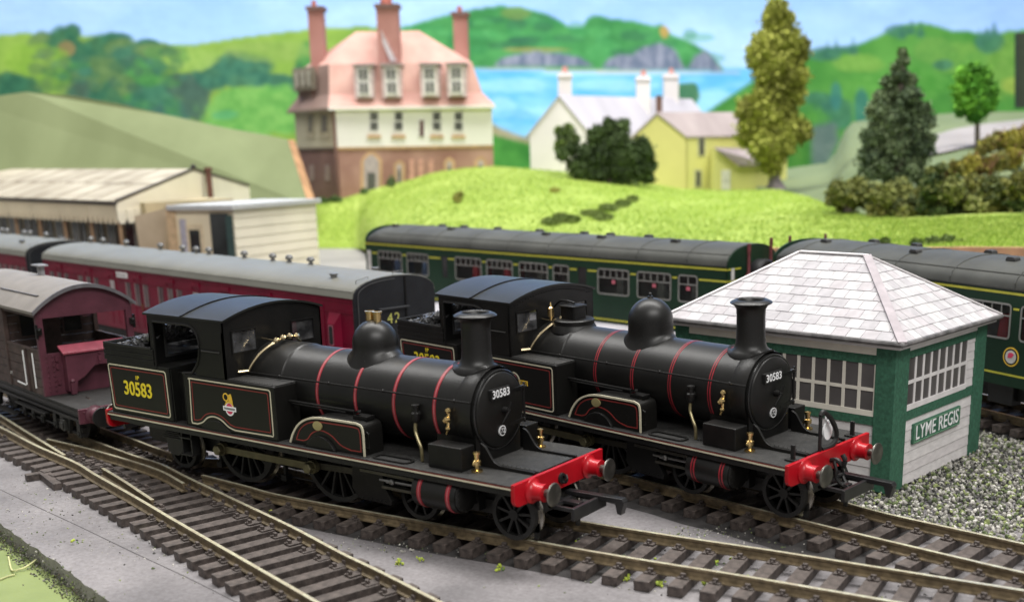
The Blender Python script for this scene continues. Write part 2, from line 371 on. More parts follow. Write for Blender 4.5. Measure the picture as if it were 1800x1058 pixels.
        for x in (-27.9, -19.3):
            k = MB(); k.lathe([(4.33,x-.62),(4.38,x-.6),(4.38,x+.6),(4.33,x+.62)], c, 0, 36, False); k.build('lining_band', bred, o, smooth=True)
            k = MB(); k.lathe([(4.385,x-.16),(4.41,x-.15),(4.41,x+.15),(4.385,x+.16)], c, 0, 36, False); k.build('lining_band', bpale if A else black, o, smooth=True)
    # brake gear and pipes under the running board
    m = MB()
    for x in (-84, -110, -50): m.box(x, x+.8, -8.5, -7.5, 3, 13); m.box(x-.6, x+1.4, -9, -7, 2.6, 4.2); m.box(x, x+.8, 7.5, 8.5, 3, 13)
    m.tube([(-110,-7,3.4),(-50,-7,3.4)], .3, 6); m.build('brake_gear', dark, root)
    # ---- boiler
    bc = (0, 0, 28.1)
    m = MB(); m.lathe([(1e-3,-93.2),(10.55,-93.2),(10.55,-80.6),(10.25,-80.2),(10.2,-80),(10.15,-20.2)], bc, 0, 56, False); m.build('boiler', boilerm, root, smooth=True)
    for x in (-67.4, -54.2, -41.5, -28.8):
        k = MB(); k.lathe([(10.17,x-.5),(10.25,x-.48),(10.25,x+.48),(10.17,x+.5)], bc, 0, 64, False); o = k.build('boiler_band', bred, root, smooth=True)
        k = MB(); k.lathe([(10.255,x-.17),(10.275,x-.16),(10.275,x+.16),(10.255,x+.17)], bc, 0, 64, False); k.build('lining_line', bpale if A else boilerm, o, smooth=True)
    # smokebox: ring, saddle and wrapper plates
    m = MB(); m.lathe([(10.15,-22.6),(10.25,-22.4),(10.25,-18.40),(10.15,-18.10)], bc, 0, 56, False)
    sp = [(-8.6, 16.45)] + [(9.6*math.cos(a), 28.1+9.6*math.sin(a)) for a in [PI+.45-(PI+.9)*k/40 for k in range(41)]] + [(8.6, 16.45)]
    m.prism(sp, 0, -29.5, -17.80)
    if not A:
        for k in range(30): a = PI+.4-(PI+.8)*k/29; m.ball((-17.75, 9.3*math.cos(a), 28.1+9.3*math.sin(a)), .2, 6)
    m.build('smokebox', boilerm, root, smooth=True, bevel=0)
    m = MB(); m.lathe([(8.95,-17.80),(9.6,-17.90),(9.65,-17.40),(9.4,-17.20),(9.0,-17.30)], bc, 0, 56, False); m.build('smokebox_ring', mat('ring_black', (.014,.014,.014), .25), root, smooth=True)
    m = MB(); m.lathe([(8.95,-17.70),(8.95,-17.10),(8.65,-16.90),(6,-16.40),(3,-16.10),(1e-3,-16.00)], bc, 0, 48, False)
    door = m.build('smokebox_door', blackp if A else boilerm, root, smooth=True, angle=60)
    m = MB()
    for z in (32.0, 24.0): m.bar((-16.55, 2.5, z), (-17.00, 9.0, z), .7, .8); m.ball((-17.00, 9.2, z), .6, 8)
    m.tube([(-17.00, 9.5, 23.2), (-17.00, 9.5, 33)], .3, 6); m.build('hinge', black, door)
    m = MB(); m.lathe([(.9,-16.00),(.8,-14.80),(.35,-14.70),(.35,-13.90)], bc, 0, 12); m.bar((-14.20, 0, 28.1), (-14.10, -3.0, 25.6), .4, .5); m.bar((-14.50, 0, 28.1), (-14.50, 1.2, 30.0), .4, .5)
    m.build('door_handle', black, door, smooth=True)
    m = MB(); m.prism(roundpoly([(-4.9,31.1),(2.5,31.1),(2.5,33.7),(-4.9,33.7)], .3), 0, -16.80, -15.75); npl = m.build('number_plate', dark, door)
    text('number', '30583', white, npl, (-15.70, -1.2, 32.4), 2.7, (PI/2, 0, PI/2), bold=.02, ext=.04)
    m = MB(); m.lathe([(1.25,-16.60),(1.25,-15.95)], (0,-.7,23.3), 0, 20); pl = m.build('shed_plate', white, door)
    m = MB(); m.lathe([(1.0,-16.10),(1.0,-15.90)], (0,-.7,23.3), 0, 20); m.build('plate_face', dark, pl)
    text('shed_code', '72', white, pl, (-15.88, -.7, 23.3), 1.6, (PI/2, 0, PI/2), ext=.03)
    # chimney
    m = MB(); c = (-23.6, 0, 0)
    prof = [(5.8,37.0),(5.75,37.6),(4.9,38.1),(4.15,38.8),(3.78,39.9),(3.6,41.6),(3.55,46.5),(3.65,48.4),(4.2,49.3),(5.1,49.75),(5.25,50.0),(4.9,50.3),(3.9,50.75),(3.7,50.75),(3.2,50.3),(3.1,47),(1e-3,47)]
    if A: prof = [(r*.98 if 38 < z else r, z) for r, z in prof]
    m.lathe(prof, c, 2, 36, False); n = 36
    for i in range(n):                       # the base sits down over the round smokebox
        x, y, z = m.v[i]; zz = 28.1 + math.sqrt(max(10.3**2-y*y, 0)) - .1; m.v[i] = (x, y, zz); x, y, z = m.v[n+i]; m.v[n+i] = (x, y, zz+.45)
    m.build('chimney', boilerm, root, smooth=True, angle=50)
    # dome
    m = MB(); c = (-56.0, 0, 0); R_, T_ = (5.75, 46.7) if A else (6.05, 48.4)
    prof = [(7.4,37.8),(6.75,38.2),(6.2,38.7),(R_+.05,39.4),(R_,40.6)] + [(R_*math.cos(a), T_-R_+R_*math.sin(a)) for a in [PI/2*k/9 for k in range(10)]]
    prof[-1] = (1e-3, T_); m.lathe(prof, c, 2, 40, False); n = 40
    for i in range(n):
        for j, off in ((0,-.15),(1,.45)):
            x, y, z = m.v[j*n+i]; zz = 28.1 + math.sqrt(max(10.2**2-y*y, 4)) + off; m.v[j*n+i] = (x, y, zz)
    for i in range(n): x, y, z = m.v[2*n+i]; m.v[2*n+i] = (x, y, z*.5+.5*(28.1+math.sqrt(max(10.2**2-y*y,4))+1.3))
    dome = m.build('dome', boilerm, root, smooth=True, angle=60)
    if A:
        for x in (-57.4, -54.9):
            k = MB(); k.lathe([(1.05,T_-.9),(1.05,T_+1.6),(1.3,T_+1.7),(1.3,T_+2.1),(.85,T_+2.15),(.8,T_+1.5),(1e-3,T_+1.5)], (x,0,0), 2, 16, False); k.build('safety_valve', brass, root, smooth=True)
    else:
        k = MB(); k.lathe([(.9,T_-.1),(.7,T_+.4),(.25,T_+.5),(.25,T_+1.0),(.45,T_+1.1),(1e-3,T_+1.5)], (-56,0,0), 2, 12, False); k.build('finial', black, dome, smooth=True)
        k = MB(); k.lathe([(6.9,36.6),(6.2,38.2),(5.9,38.6),(5.9,39.8),(5.5,40.1),(1e-3,40.1)], (-84.6,0,0), 2, 28, False); k.build('valve_seat', black, root, smooth=True)
        k = MB(); k.prism(roundpoly([(-87.4,-2.6),(-82.0,-2.6),(-82.0,2.6),(-87.4,2.6)], .6), 2, 40.0, 44.0); k.prism(roundpoly([(-87.7,-2.9),(-81.7,-2.9),(-81.7,2.9),(-87.7,2.9)], .6), 2, 43.4, 43.9)
        k.tube(crv([(-92.5,0,42.5),(-90,0,44.4),(-87,0,44.8),(-84,0,44.4)]), .35, 6); k.build('safety_valve', black, root, smooth=True, bevel=.1)
        k = MB(); k.lathe([(.5,39.5),(.5,40.6),(.95,40.7),(.95,43.2),(.5,43.5),(.3,44.2),(1e-3,44.9)], (-89.6,-4.2,0), 2, 14, False); k.build('whistle', brass, root, smooth=True)
    # handrails with knobs
    for s in (-1, 1):
        k = MB(); k.tube([(-92.5, s*10.9, 31.7), (-17.2, s*10.9, 31.7)], .24, 6)
        for x in (-80, -62.3, -44.0, -22.0): k.ball((x, s*10.85, 31.7), .48, 8)
        k.build('handrail', black, root, smooth=True)
    # injector pipes over the firebox
    def arc(a0, a1, r, x0, x1, n=14): return [(x0+(x1-x0)*t/n, r*math.sin(a0+(a1-a0)*t/n), 28.1+r*math.cos(a0+(a1-a0)*t/n)) for t in range(n+1)]
    k = MB(); k.tube([(-93,-13.2,32.0)]+arc(-1.22, -.32, 11.6, -91.6, -88), .42, 8); k.tube(arc(-.3, .75, 11.8, -87.5, -91.5), .36, 8)
    for p in arc(-.34, .18, 12.0, -88, -86.8, 3): k.ball(p, .85, 8)
    k.tube([(-88.4,-4.2,39.4),(-92.8,-4.6,39.8)], .2, 6); k.build('steam_pipe', pipe, root, smooth=True)
    # clack valve and feed pipe
    for s in (-1, 1):
        k = MB(); k.lathe([(.9,25.4),(1.15,25.8),(1.15,27.6),(.8,27.9),(.8,29.0),(1.0,29.1),(1.0,29.6),(1e-3,29.8)], (-33.6, s*11.2, 0), 2, 12, False); k.tube([(-33.6, s*9.8, 27.2),(-33.6, s*11.2, 27.2)], .9, 8); k.build('clack_valve', black, root, smooth=True)
        k = MB(); k.tube(crv([(-33.6,s*11.3,25.6),(-33.4,s*11.8,23.5),(-32.2,s*12.3,21.3),(-31.2,s*12.5,19.4),(-31.0,s*12.6,16.5)]), .42, 8); k.build('feed_pipe', mat('pipe_olive', (.20,.17,.09), .35, .6), root, smooth=True)
        k = MB(); k.tube([(-23.8,s*10.8,29.3),(-23.9,s*11.1,25.0)], .42, 8); k.ball((-23.8,s*11.0,29.2), .75, 8); k.ball((-23.9,s*11.3,27.2), .85, 8); k.ball((-24.5,s*11.4,26.8), .6, 8); k.ball((-23.9,s*11.2,25.0), .6, 8); k.tube([(-23.9,s*11.2,25.0),(-24.4,s*11.2,23.6)], .3, 6); k.build('lubricator', brass, root, smooth=True)
        k = MB(); k.lathe([(1.35,16.4),(1.35,16.8),(.6,17.0),(.6,17.9),(1.05,18.0),(1.05,19.0),(.65,19.2),(.65,20.4),(.85,20.5),(.85,21.0),(1e-3,21.2)], (-14.6, s*12.6, 0), 2, 12, False); k.ball((-14.6,s*13.6,18.4), .55, 8); k.build('lubricator', brass, root, smooth=True)
        # sandbox
        k = MB(); k.box(-26.9, -17.0, *sorted((s*10.2, s*15.2)), ZF, 22.0); k.build('sandbox', black, root, bevel=.25)
        # curved wing plate
        wp = [(-16.6,16.45),(-16.6,21.6)] + [tuple(v) for v in crv([(-16.6,22.0),(-15.2,21.2),(-13.9,19.4),(-12.6,17.9),(-10.8,17.25)], 4)] + [(-1.2,17.2),(-1.2,16.45)]
        k = MB(); k.prism(wp, 1, *sorted((s*8.0, s*8.7))); k.build('wing_plate', black, root, bevel=.1)
        # splasher with its lined side sheet
        so = [(-71.6,ZF)] + [tuple(v) for v in crv([(-71.6,16.6),(-70.4,19.0),(-68.2,21.6),(-65.2,23.3),(-61.5,24.1),(-56,24.25),(-50,24.3)], 4)] + [tuple(v) for v in crv([(-48.2,24.3),(-46.6,23.8),(-46.1,22.4),(-46.0,20.5)], 3)] + [(-46.0,ZF)]
        k = MB(); k.prism(so, 1, *sorted((s*9.6, s*16.2))); spl = k.build('splasher', blackp, root, bevel=.15)
        ys = s*16.2
        rline([(a, ys, b) for a, b in so[1:]], .5, (0,s,0), cream, 'lining_line', spl, .3, closed=False)
        inn = [(-69.4,17.6)] + [tuple(v) for v in crv([(-69.4,17.7),(-68.0,20.2),(-65.6,22.0),(-62,23.0),(-56,23.2),(-48.8,23.2),(-47.4,22.4),(-47.2,20)],4)] + [(-47.2,17.4),(-50.6,17.3)] + [tuple(v) for v in crv([(-50.6,17.3),(-54,18.2),(-57,20.2),(-60.4,21.0),(-63.6,20.0),(-65.4,18.2),(-67,17.6)],4)]
        rline([(a, ys, b) for a, b in inn], .28, (0,s,0), lred, 'lining_line', spl, .08)
        k = MB(); k.lathe([(1e-3,0),(1.55,0),(1.55,s*.35),(1e-3,s*.4)], (-61.4, ys, 22.1), 1, 20, False); k.v = [(x, y, 22.1+(z-22.1)*.75) for x,y,z in k.v]; k.build('works_plate', mat('plate_brass', (.42,.36,.17), .4, .4), spl, smooth=True)
        k = MB(); hp = [(-66.4,ZF)] + [(-60.6+5.6*math.cos(a), 14.0+5.6*math.sin(a)) for a in [PI-.3-(PI-.6)*t/12 for t in range(13)]] + [(-54.8,ZF)]
        k.prism(hp, 1, *sorted((s*16.0, s*17.0))); k.build('wheel_arch', black, root, bevel=.15)
        k = MB(); k.tube([(-45.9,s*15.4,18.2),(-45.0,s*15.6,18.4),(-45.0,s*15.6,22.0),(-45.9,s*15.4,22.2)], .22, 6); k.build('grab_rail', black, spl, smooth=True)
        # reversing rod above the splasher
        k = MB(); k.tube([(-75,s*12.8,26.3),(-52,s*12.8,26.2)], .28, 6); k.tube([(-75,s*11.8,25.3),(-56,s*11.8,25.2)], .25, 6); k.bar((-53.5,s*11.2,25.2),(-49.8,s*13.4,26.6),.8,.5); k.box(-52, -47.5, *sorted((s*10.6,s*13.4)), 24.4, 25.3); k.build('reversing_rod', black, root, smooth=True)
        # rim on running plate
        k = MB(); k.strip([(a,b,ZF) for a,b in roundpoly([(-43.5,s*16.6),(-32.5,s*16.6),(-32.5,s*13.2),(-43.5,s*13.2)], 1.6)], .6, (0,0,1), .35); k.build('inspection_cover', black, root)
    m = MB(); m.box(-16.5, -1.3, -6.9, 6.9, 16.4, 16.95)
    for x_ in range(12):
        for y_ in (-6.4, 6.4): m.ball((-15.5+x_*1.25, y_, 16.97), .2, 6)
    m.build('front_platform', deckm, root, bevel=.1)
    # ---- side tanks
    for s in (-1, 1):
        m = MB(); m.box(-110.4, -75.0, *sorted((s*9, s*17.4)), ZF, 30.6)
        tk = m.build('side_tank', blackp, root, bevel=.35)
        m = MB(); m.box(-110.2, -75.2, *sorted((s*9.3, s*16.9)), 30.6, 30.75)
        for k in range(17): m.ball((-91+k*.95, s*16.2, 30.8), .16, 6)
        m.build('tank_top', deckm, tk)
        bot = [tuple(v) for v in crv([(-106.2,17.3),(-104,18.0),(-101.6,19.6),(-99,20.1),(-96.2,19.5),(-93.6,18.0),(-91,17.4)], 4)]
        ys = s*17.4
        if A: pan = roundpoly([(-108.7,29.6),(-76.5,29.6),(-76.5,17.3)], [.9,.9,.9]) + bot[::-1] + roundpoly([(-108.3,17.3),(-108.5,18)], [.0,0])
        else: pan = roundpoly([(-108.7,29.6),(-76.5,29.6),(-76.5,17.3),(-108.3,17.3)], .9)
        rline([(a, ys, b) for a, b in pan], .36, (0,s,0), cream, 'lining_line', tk)
        cx, cz = -92.5, 23.6
        bi = [(a+(.85 if a < -100 else -.5), b+.85) for a, b in bot]
        if A: pin = roundpoly([(-107.7,28.7),(-77.5,28.7),(-77.4,18.3)], [.7,.7,.7]) + [(-91,18.3)] + [tuple(v) for v in crv([(-92.8,18.7),(-95.8,20.4),(-99,21.0),(-102.2,20.4),(-104.6,18.7)],4)] + [(-106.2,18.3),(-107.4,18.3)]
        else: pin = roundpoly([(-107.7,28.7),(-77.5,28.7),(-77.4,18.3),(-107.4,18.3)], .7)
        rline([(a, ys, b) for a, b in pin], .26, (0,s,0), lred, 'lining_line', tk)
        if A:
            k = MB(); hp = [(-106.0,ZF)] + [(-98.6+7.0*math.cos(a), 12.9+6.2*math.sin(a)) for a in [PI-.5-(PI-1.0)*t/12 for t in range(13)]] + [(-91.4,ZF)]
            k.prism(hp, 1, *sorted((s*17.0, s*17.75))); k.build('wheel_arch', black, tk, bevel=.15)
        m = MB(); m.tube([(-75, s*17.2, ZF+.2),(-75, s*17.2, 30.3)], .22, 6); m.build('corner_bead', black, tk)
        # emblem
        em = bpy.data.objects.new('emblem', None); link(em); em.parent = tk; em.location = Vector((-92.4 if A else -91.1, ys+s*.02, 23.9))*S; em.rotation_euler = (0,0,0 if s < 0 else PI)
        d = lambda pr: None
        def plate(nm, mt, cx, cz, rx, rz, y0, y1, inner=None):
            k = MB(); n = 24
            if inner is None: k.prism([(cx+rx*math.cos(2*PI*t/n), cz+rz*math.sin(2*PI*t/n)) for t in range(n)], 1, -y0, -y1)
            else: k.strip([(cx+rx*math.cos(2*PI*t/n), -y0, cz+rz*math.sin(2*PI*t/n)) for t in range(n)], inner, (0,-1,0), y1-y0)
            o = k.build(nm, mt, None); o.parent = em; return o
        yel = mat('crest_gold', (.78,.50,.05), .5); pink = mat('crest_red', (.62,.05,.12), .5); or_ = mat('crest_orange', (.70,.30,.04), .5)
        if A:
            plate('wheel_roundel', white, -.1, -.9, 1.75, 1.9, 0, .05); plate('roundel_centre', pink, -.1, -.9, 1.3, 1.45, .02, .09)
            plate('ring', yel, -1.3, 2.1, .95, .95, 0, .06, .35)
            k = MB(); k.prism(roundpoly([(-2.0,-.3),(-1.2,1.1),(-.2,1.1),(-.1,2.9),(.9,3.2),(1.3,1.5),(1.5,-.4),(.9,.4),(-.1,.7),(-1.0,.5)], .25, 3), 1, -.07, -.11); k.build('lion', yel, em)
            k = MB(); k.prism([(-2.5,-.25),(2.5,-.25),(2.5,-1.5),(-2.5,-1.5)], 1, -.1, -.15); k.build('banner', white, em)
            k = MB()
            for t in range(9): k.prism([(-2.0+t*.46,-.6),(-1.7+t*.46,-.6),(-1.7+t*.46,-1.15),(-2.0+t*.46,-1.15)], 1, -.15, -.18)
            k.build('banner_lettering', dark, em)
        else:
            plate('ring', cream, -1.0, 0, 2.5, 2.5, 0, .06, .4); plate('lion', pink, -1.1, .5, 1.5, 1.5, 0, .08); plate('wheel', cream, -1.0, -1.3, .7, .5, .08, .12)
            k = MB(); k.strip([(1.3,0,.55),(4.6,0,.55),(4.6,0,-.55),(1.3,0,-.55)], .3, (0,-1,0), .06); k.strip([(1.3,0,0),(4.6,0,0)], .2, (0,-1,0), .06, False); k.build('bar', yel, em)
            k = MB()
            for q in ((-2,1.2,-.8,0),(-1.4,-.3,-.2,1.2),(-1.7,.2,-.4,.3)): k.bar((q[0],-.1,q[1]),(q[2],-.1,q[3]),.06,.22, up=(0,-1,0))
            k.build('lion_lines', white, em)
    # ---- cab
    for s in (-1, 1):
        out = [(-123.6,30.5),(-123.6,45.5),(-93.1,45.5),(-93.1,30.7),(-104.6,30.7)] + [tuple(v) for v in crv([(-105.6,32.0),(-103.9,34.0),(-102.9,36.6),(-102.6,39.4),(-103.4,42.0),(-105.0,43.5),(-107.6,44.0)],4)] + [(-121.4,44.0),(-121.4,30.5)]
        m = MB(); m.prism(out, 1, *sorted((s*16.8, s*17.3))); side = m.build('cab_side', blackp, root)
        m = MB(); m.tube([(-121.4,s*17.3,31)] + [(-121.4,s*17.3,43.6),(-121,s*17.3,44)] + [(a,s*17.3,b) for a,b in out[6:-2]][::-1] + [(-106.4,s*17.3,31.2),(-110.5,s*17.3,30.8)], .38, 6); m.build('edge_beading', black, side, smooth=True)
        m = MB(); m.tube([(-101.5,s*17.6,37.6),(-94.8,s*17.6,37.6)], .2, 6); m.ball((-101.5,s*17.5,37.6), .3, 6); m.ball((-94.8,s*17.5,37.6), .3, 6); m.build('grab_rail', mat('rail_grey', (.05,.05,.048), .35, .5), side, smooth=True)
        m = MB(); m.box(-116.5, -110.4, *sorted((s*13.8, s*14.4)), ZF, 30); m.tube([(-111.2,s*16.8,ZF),(-110.9,s*16.9,31)], .2, 6); m.tube([(-116,s*16.8,ZF),(-116,s*16.9,31)], .2, 6); m.build('cab_door', black, root)
    RA = [(y, 45.5+3.1*(1-(y/17.6)**2)) for y in [17.6-35.2*k/16 for k in range(17)]]
    m = MB(); X0, X1 = -93.6, -93.1; wy0, wy1, wz0, wz1 = 6.2, 14.4, 37.0, 42.8
    m.box(X0, X1, -17.3, 17.3, 30.6, wz0)
    for a, b in ((-17.3,-wy1),(-wy0,wy0),(wy1,17.3)): m.box(X0, X1, a, b, wz0, wz1)
    m.prism([(17.3,wz1),(-17.3,wz1)]+[(y*.983, z) for y, z in RA[::-1]], 0, X0, X1)
    if not A:
        for y, z in RA[1:-1]: m.ball((X1+.05, y*.95, z-1.2), .22, 6)
        for y, z in RA[1:-1]: m.ball((X1+.05, y*.95+1.05, z-1.25), .22, 6)
    fr = m.build('cab_front', black, root)
    for s in (-1, 1):
        a, b = sorted((s*wy0, s*wy1))
        k = MB(); k.box(-93.45, -93.3, a, b, wz0, wz1); k.build('window_pane', cabglass, fr)
        k = MB(); k.strip([(X1, a, wz0),(X1, b, wz0),(X1, b, wz1),(X1, a, wz1)], .4, (1,0,0), .2); k.build('window_frame', black, fr)
    m = MB(); X0, X1 = -123.6, -123.1
    m.box(X0, X1, -17.3, 17.3, 30.5, 33.6); m.box(X0, X1, -17.3, -12.6, 33.6, 43.4); m.box(X0, X1, 12.6, 17.3, 33.6, 43.4)
    m.prism([(17.3,43.4),(-17.3,43.4)]+[(y*.983, z) for y, z in RA[::-1]], 0, X0, X1); rp = m.build('cab_rear', black, root)
    k = MB(); k.strip([(-123.1,-12.6,33.6),(-123.1,12.6,33.6),(-123.1,12.6,43.4),(-123.1,-12.6,43.4)], .7, (1,0,0), .25); k.build('window_frame', mat('frame_dark_grey', (.035,.035,.035), .4), rp)
    m = MB(); m.box(-123, -93.6, -13.5, 13.5, 16.5, 29.0); m.box(-101, -94, -7, 7, 30.2, 38); m.build('cab_interior', dark, root)
    # roof
    m = MB(); top = [(y, z+.55) for y, z in RA]; m.prism(top + RA[::-1], 0, -124.9, -92.2)
    rf = m.build('cab_roof', roofm, root, smooth=True, angle=25)
    for x in (-108.8,):
        k = MB(); k.prism([(y, z+.85) for y, z in RA] + [(y, z+.5) for y, z in RA[::-1]], 0, x-.35, x+.35); k.build('roof_rib', black, rf, smooth=True, angle=25)
    # ---- bunker
    m = MB(); m.box(-144.0, -116.5, -17.4, 17.4, ZF, 31.6); bk = m.build('bunker', blackp, root, bevel=.3)
    m = MB()
    for (a, b) in ((31.6, 33.0),(33.15, 34.5),(34.65, 36.0)):
        for s in (-1, 1): m.box(-144.4, -122.2, *sorted((s*16.9, s*17.55)), a, b)
        m.box(-144.6, -143.9, -17.5, 17.5, a, b)
    for s in (-1, 1): m.box(-144.3, -123.6, *sorted((s*16.8, s*17.3)), 31.5, 36.2)
    m.box(-144.3, -143.8, -17.3, 17.3, 31.5, 36.2); m.tube([(-123,-17.4,36.2),(-144.3,-17.4,36.3),(-144.3,17.4,36.3),(-123,17.4,36.2)], .35, 6)
    m.build('coal_rail', black, bk, bevel=.12)
    for s in (-1, 1):
        ys = s*17.4
        rline([(a, ys, b) for a, b in roundpoly([(-143.4,30.3),(-117.9,30.3),(-117.5,17.6),(-142.6,17.6)], .9)], .36, (0,s,0), cream, 'lining_line', bk)
        rline([(a, ys, b) for a, b in roundpoly([(-142.5,29.4),(-118.8,29.4),(-118.5,18.5),(-141.8,18.5)], .7)], .26, (0,s,0), lred, 'lining_line', bk)
        text('number', '30583', yellow, bk, (-130.8, ys+s*.05, 23.9 if A else 24.9), 5.6, (PI/2, 0, 0 if s < 0 else PI), bold=.09 if A else .05, ext=.05, xs=.92)
        text('power_class', '1P', yellow, bk, (-130.6, ys+s*.05, 27.3 if A else 28.2), 1.7, (PI/2, 0, 0 if s < 0 else PI), bold=.02, ext=.05)
    if not A:   # screw coupling, vacuum pipe and lamp irons on the second engine
        m = MB(); m.tube(crv([(0,0,13.9),(1.8,0,14.2),(3.4,0,13.2),(3.9,0,14.6),(3.2,0,15.9)]), .62, 8); m.build('draw_hook', dark, root, smooth=True)
        m = MB()
        for y in (-1.1, 1.1): m.tube(crv([(1.6,y,14.2),(2.4,y*1.2,12.2),(2.6,y*1.3,10.2),(4.0,y*.8,8.6),(5.6,y*.7,8.3)]), .45, 8)
        m.tube([(2.5,-1.7,10.6),(2.5,1.9,10.6)], .5, 8); m.tube([(3,-1,9.0),(1.0,-4.4,8.2)], .28, 6); m.build('screw_coupling', dark, root, smooth=True)
        m = MB(); m.tube([(-1.0,-3.4,16.4),(-1.0,-3.4,25.4)], .45, 8); m.tube(crv([(-1.0,-3.4,25.4),(-.9,-2.6,26.2),(-.8,-1.0,25.4),(-.7,1.2,23.4),(-.6,3.0,20.6),(-.6,3.2,18.4),(-.7,1.8,17.2),(-.9,-.4,16.9),(-1.0,-2.6,17.0)]), .62, 8)
        m.build('vacuum_hose', dark, root, smooth=True)
        for y in (-13.2, 13.2):
            m = MB(); m.box(-2.6, -1.5, y-.3, y+.3, 16.4, 20.4); m.box(-3.8, -.9, y-.9, y+.9, 16.4, 16.9); m.build('lamp_iron', dark, root, bevel=.1)
    else:
        m = MB(); m.lathe([(1.3,0),(1.3,.5),(.7,.6),(.7,.2),(1e-3,.2)], (0,0,13.9), 0, 18, False); m.tube(crv([(.4,0,13.0),(1.2,0,13.0),(1.7,0,13.9),(1.2,.3,14.8)]), .3, 6); m.build('draw_hook', dark, root, smooth=True)
    for s in (-1, 1):
        m = MB()
        for x, z in ((-113.4, 12.2),(-113.4, 7.4)): m.box(x-2.4, x+2.4, *sorted((s*13.6,s*16.6)), z-.2, z+.2)
        m.box(-115.6, -115.1, *sorted((s*14,s*16.2)), 7.4, 15.4); m.box(-111.6, -111.1, *sorted((s*14,s*16.2)), 7.4, 15.4); m.build('cab_step', dark, root)

def coal_heap(name, M, label):
    m = MB(); rnd = random.Random(3)
    for i in range(760):
        x = rnd.uniform(-143.2, -124.2); y = rnd.uniform(-16.2, 16.2); t = (x+143.2)/19
        z = 34.6 + 5.0*t*t + 1.0*t + 1.6*math.exp(-(y/9)**2) + rnd.uniform(-.8, .8) - .6*(abs(y) > 13)
        r = rnd.uniform(.65, 1.35); vs = []
        for k in range(8):
            v = Vector(((k & 1)-.5, ((k >> 1) & 1)-.5, ((k >> 2) & 1)-.5))*2*r*.62; v.rotate(mathutils.Euler((rnd.random()*0, 0, 0))); vs.append(v*rnd.uniform(.6, 1.25))
        e = mathutils.Euler((rnd.uniform(0,6), rnd.uniform(0,6), rnd.uniform(0,6)))
        for v in vs: v.rotate(e)
        m.add([(v.x+x, v.y+y, v.z+z) for v in vs], [(0,2,3,1),(4,5,7,6),(0,1,5,4),(2,6,7,3),(0,4,6,2),(1,3,7,5)])
    m.box(-143.6, -124, -16.6, 16.6, 31.7, 33.0)
    o = m.build(name, coalm); o.matrix_world = M; return tag(o, label, 'coal', kind='stuff')

rootA = empty('tank_locomotive', (0,0,0), label='front black tank locomotive with two brass safety valves on its dome', cat='locomotive', group='black tank locomotives')
make_loco(rootA, 'A')
rootB = empty('tank_locomotive', (47.30, 46.08, .07), rot=(0.02805, 0.00503, -0.18114), label='rear black tank locomotive with a white disc and hose on its buffer beam', cat='locomotive', group='black tank locomotives')
make_loco(rootB, 'B')
MBm = Matrix.Translation(Vector((47.30,46.08,.07))*S) @ mathutils.Euler((0.02805, 0.00503, -0.18114)).to_matrix().to_4x4()
coal_heap('coal', Matrix.Identity(4), 'lumps of black coal in the front locomotive bunker')
coal_heap('coal', MBm, 'lumps of black coal in the rear locomotive bunker')
# white head-code disc hanging on the rear engine's lamp iron
m = MB(); m.lathe([(1e-3,-.25),(2.0,-.25),(2.0,.25),(1e-3,.25)], (0,0,2.2), 0, 28, False); m.v = [(x, y*.95, 2.2+(z-2.2)*1.15) for x,y,z in m.v]
m.tube([(0, .9*math.cos(a), 5.3+1.0*math.sin(a)) for a in [2*PI*k/12 for k in range(12)]], .3, 6, closed=True); m.box(-.25,.25,-.8,.8,3.8,4.8)
disc = m.build('route_disc', white, smooth=True); disc.matrix_world = MBm @ Matrix.Translation(Vector((-2.4,2.1,18.2))*S); tag(disc, 'white route disc hung above the red beam of the rear locomotive', 'disc')
# ================================================================== baseboard and track
ZB = -4.2
def V2(p): return (p[0], p[1])
m = MB(); m.box(-1700, 1200, -700, 2200, -60, -26); base = tag(m.build('baseboard', mat('board_under', (.035,.033,.03), .9)), kind='structure')
boardm = mat('board_grey', (.155,.147,.152), .75, var=.12, nscale=.35, bump=.45, bscale=22, detail=12, col2=(.275,.26,.265))
nt = boardm.node_tree; bb_ = nt.nodes['Principled BSDF']; lk0 = bb_.inputs['Base Color'].links[0].from_socket
v_ = nt.nodes.new('ShaderNodeTexNoise'); v_.inputs['Scale'].default_value = 9; v_.inputs['Detail'].default_value = 10; v_.inputs['Roughness'].default_value = .75
tc_ = nt.nodes.new('ShaderNodeTexCoord'); nt.links.new(tc_.outputs['Object'], v_.inputs['Vector'])
r_ = nt.nodes.new('ShaderNodeValToRGB'); r_.color_ramp.elements[0].position = .36; r_.color_ramp.elements[0].color = (.74,.72,.72,1); r_.color_ramp.elements[1].position = .66; r_.color_ramp.elements[1].color = (1.12,1.12,1.12,1)
mx = nt.nodes.new('ShaderNodeMix'); mx.data_type = 'RGBA'; mx.blend_type = 'MULTIPLY'; mx.inputs[0].default_value = 1
nt.links.new(v_.outputs[0], r_.inputs[0]); nt.links.new(lk0, mx.inputs[6]); nt.links.new(r_.outputs[0], mx.inputs[7]); nt.links.new(mx.outputs[2], bb_.inputs['Base Color'])
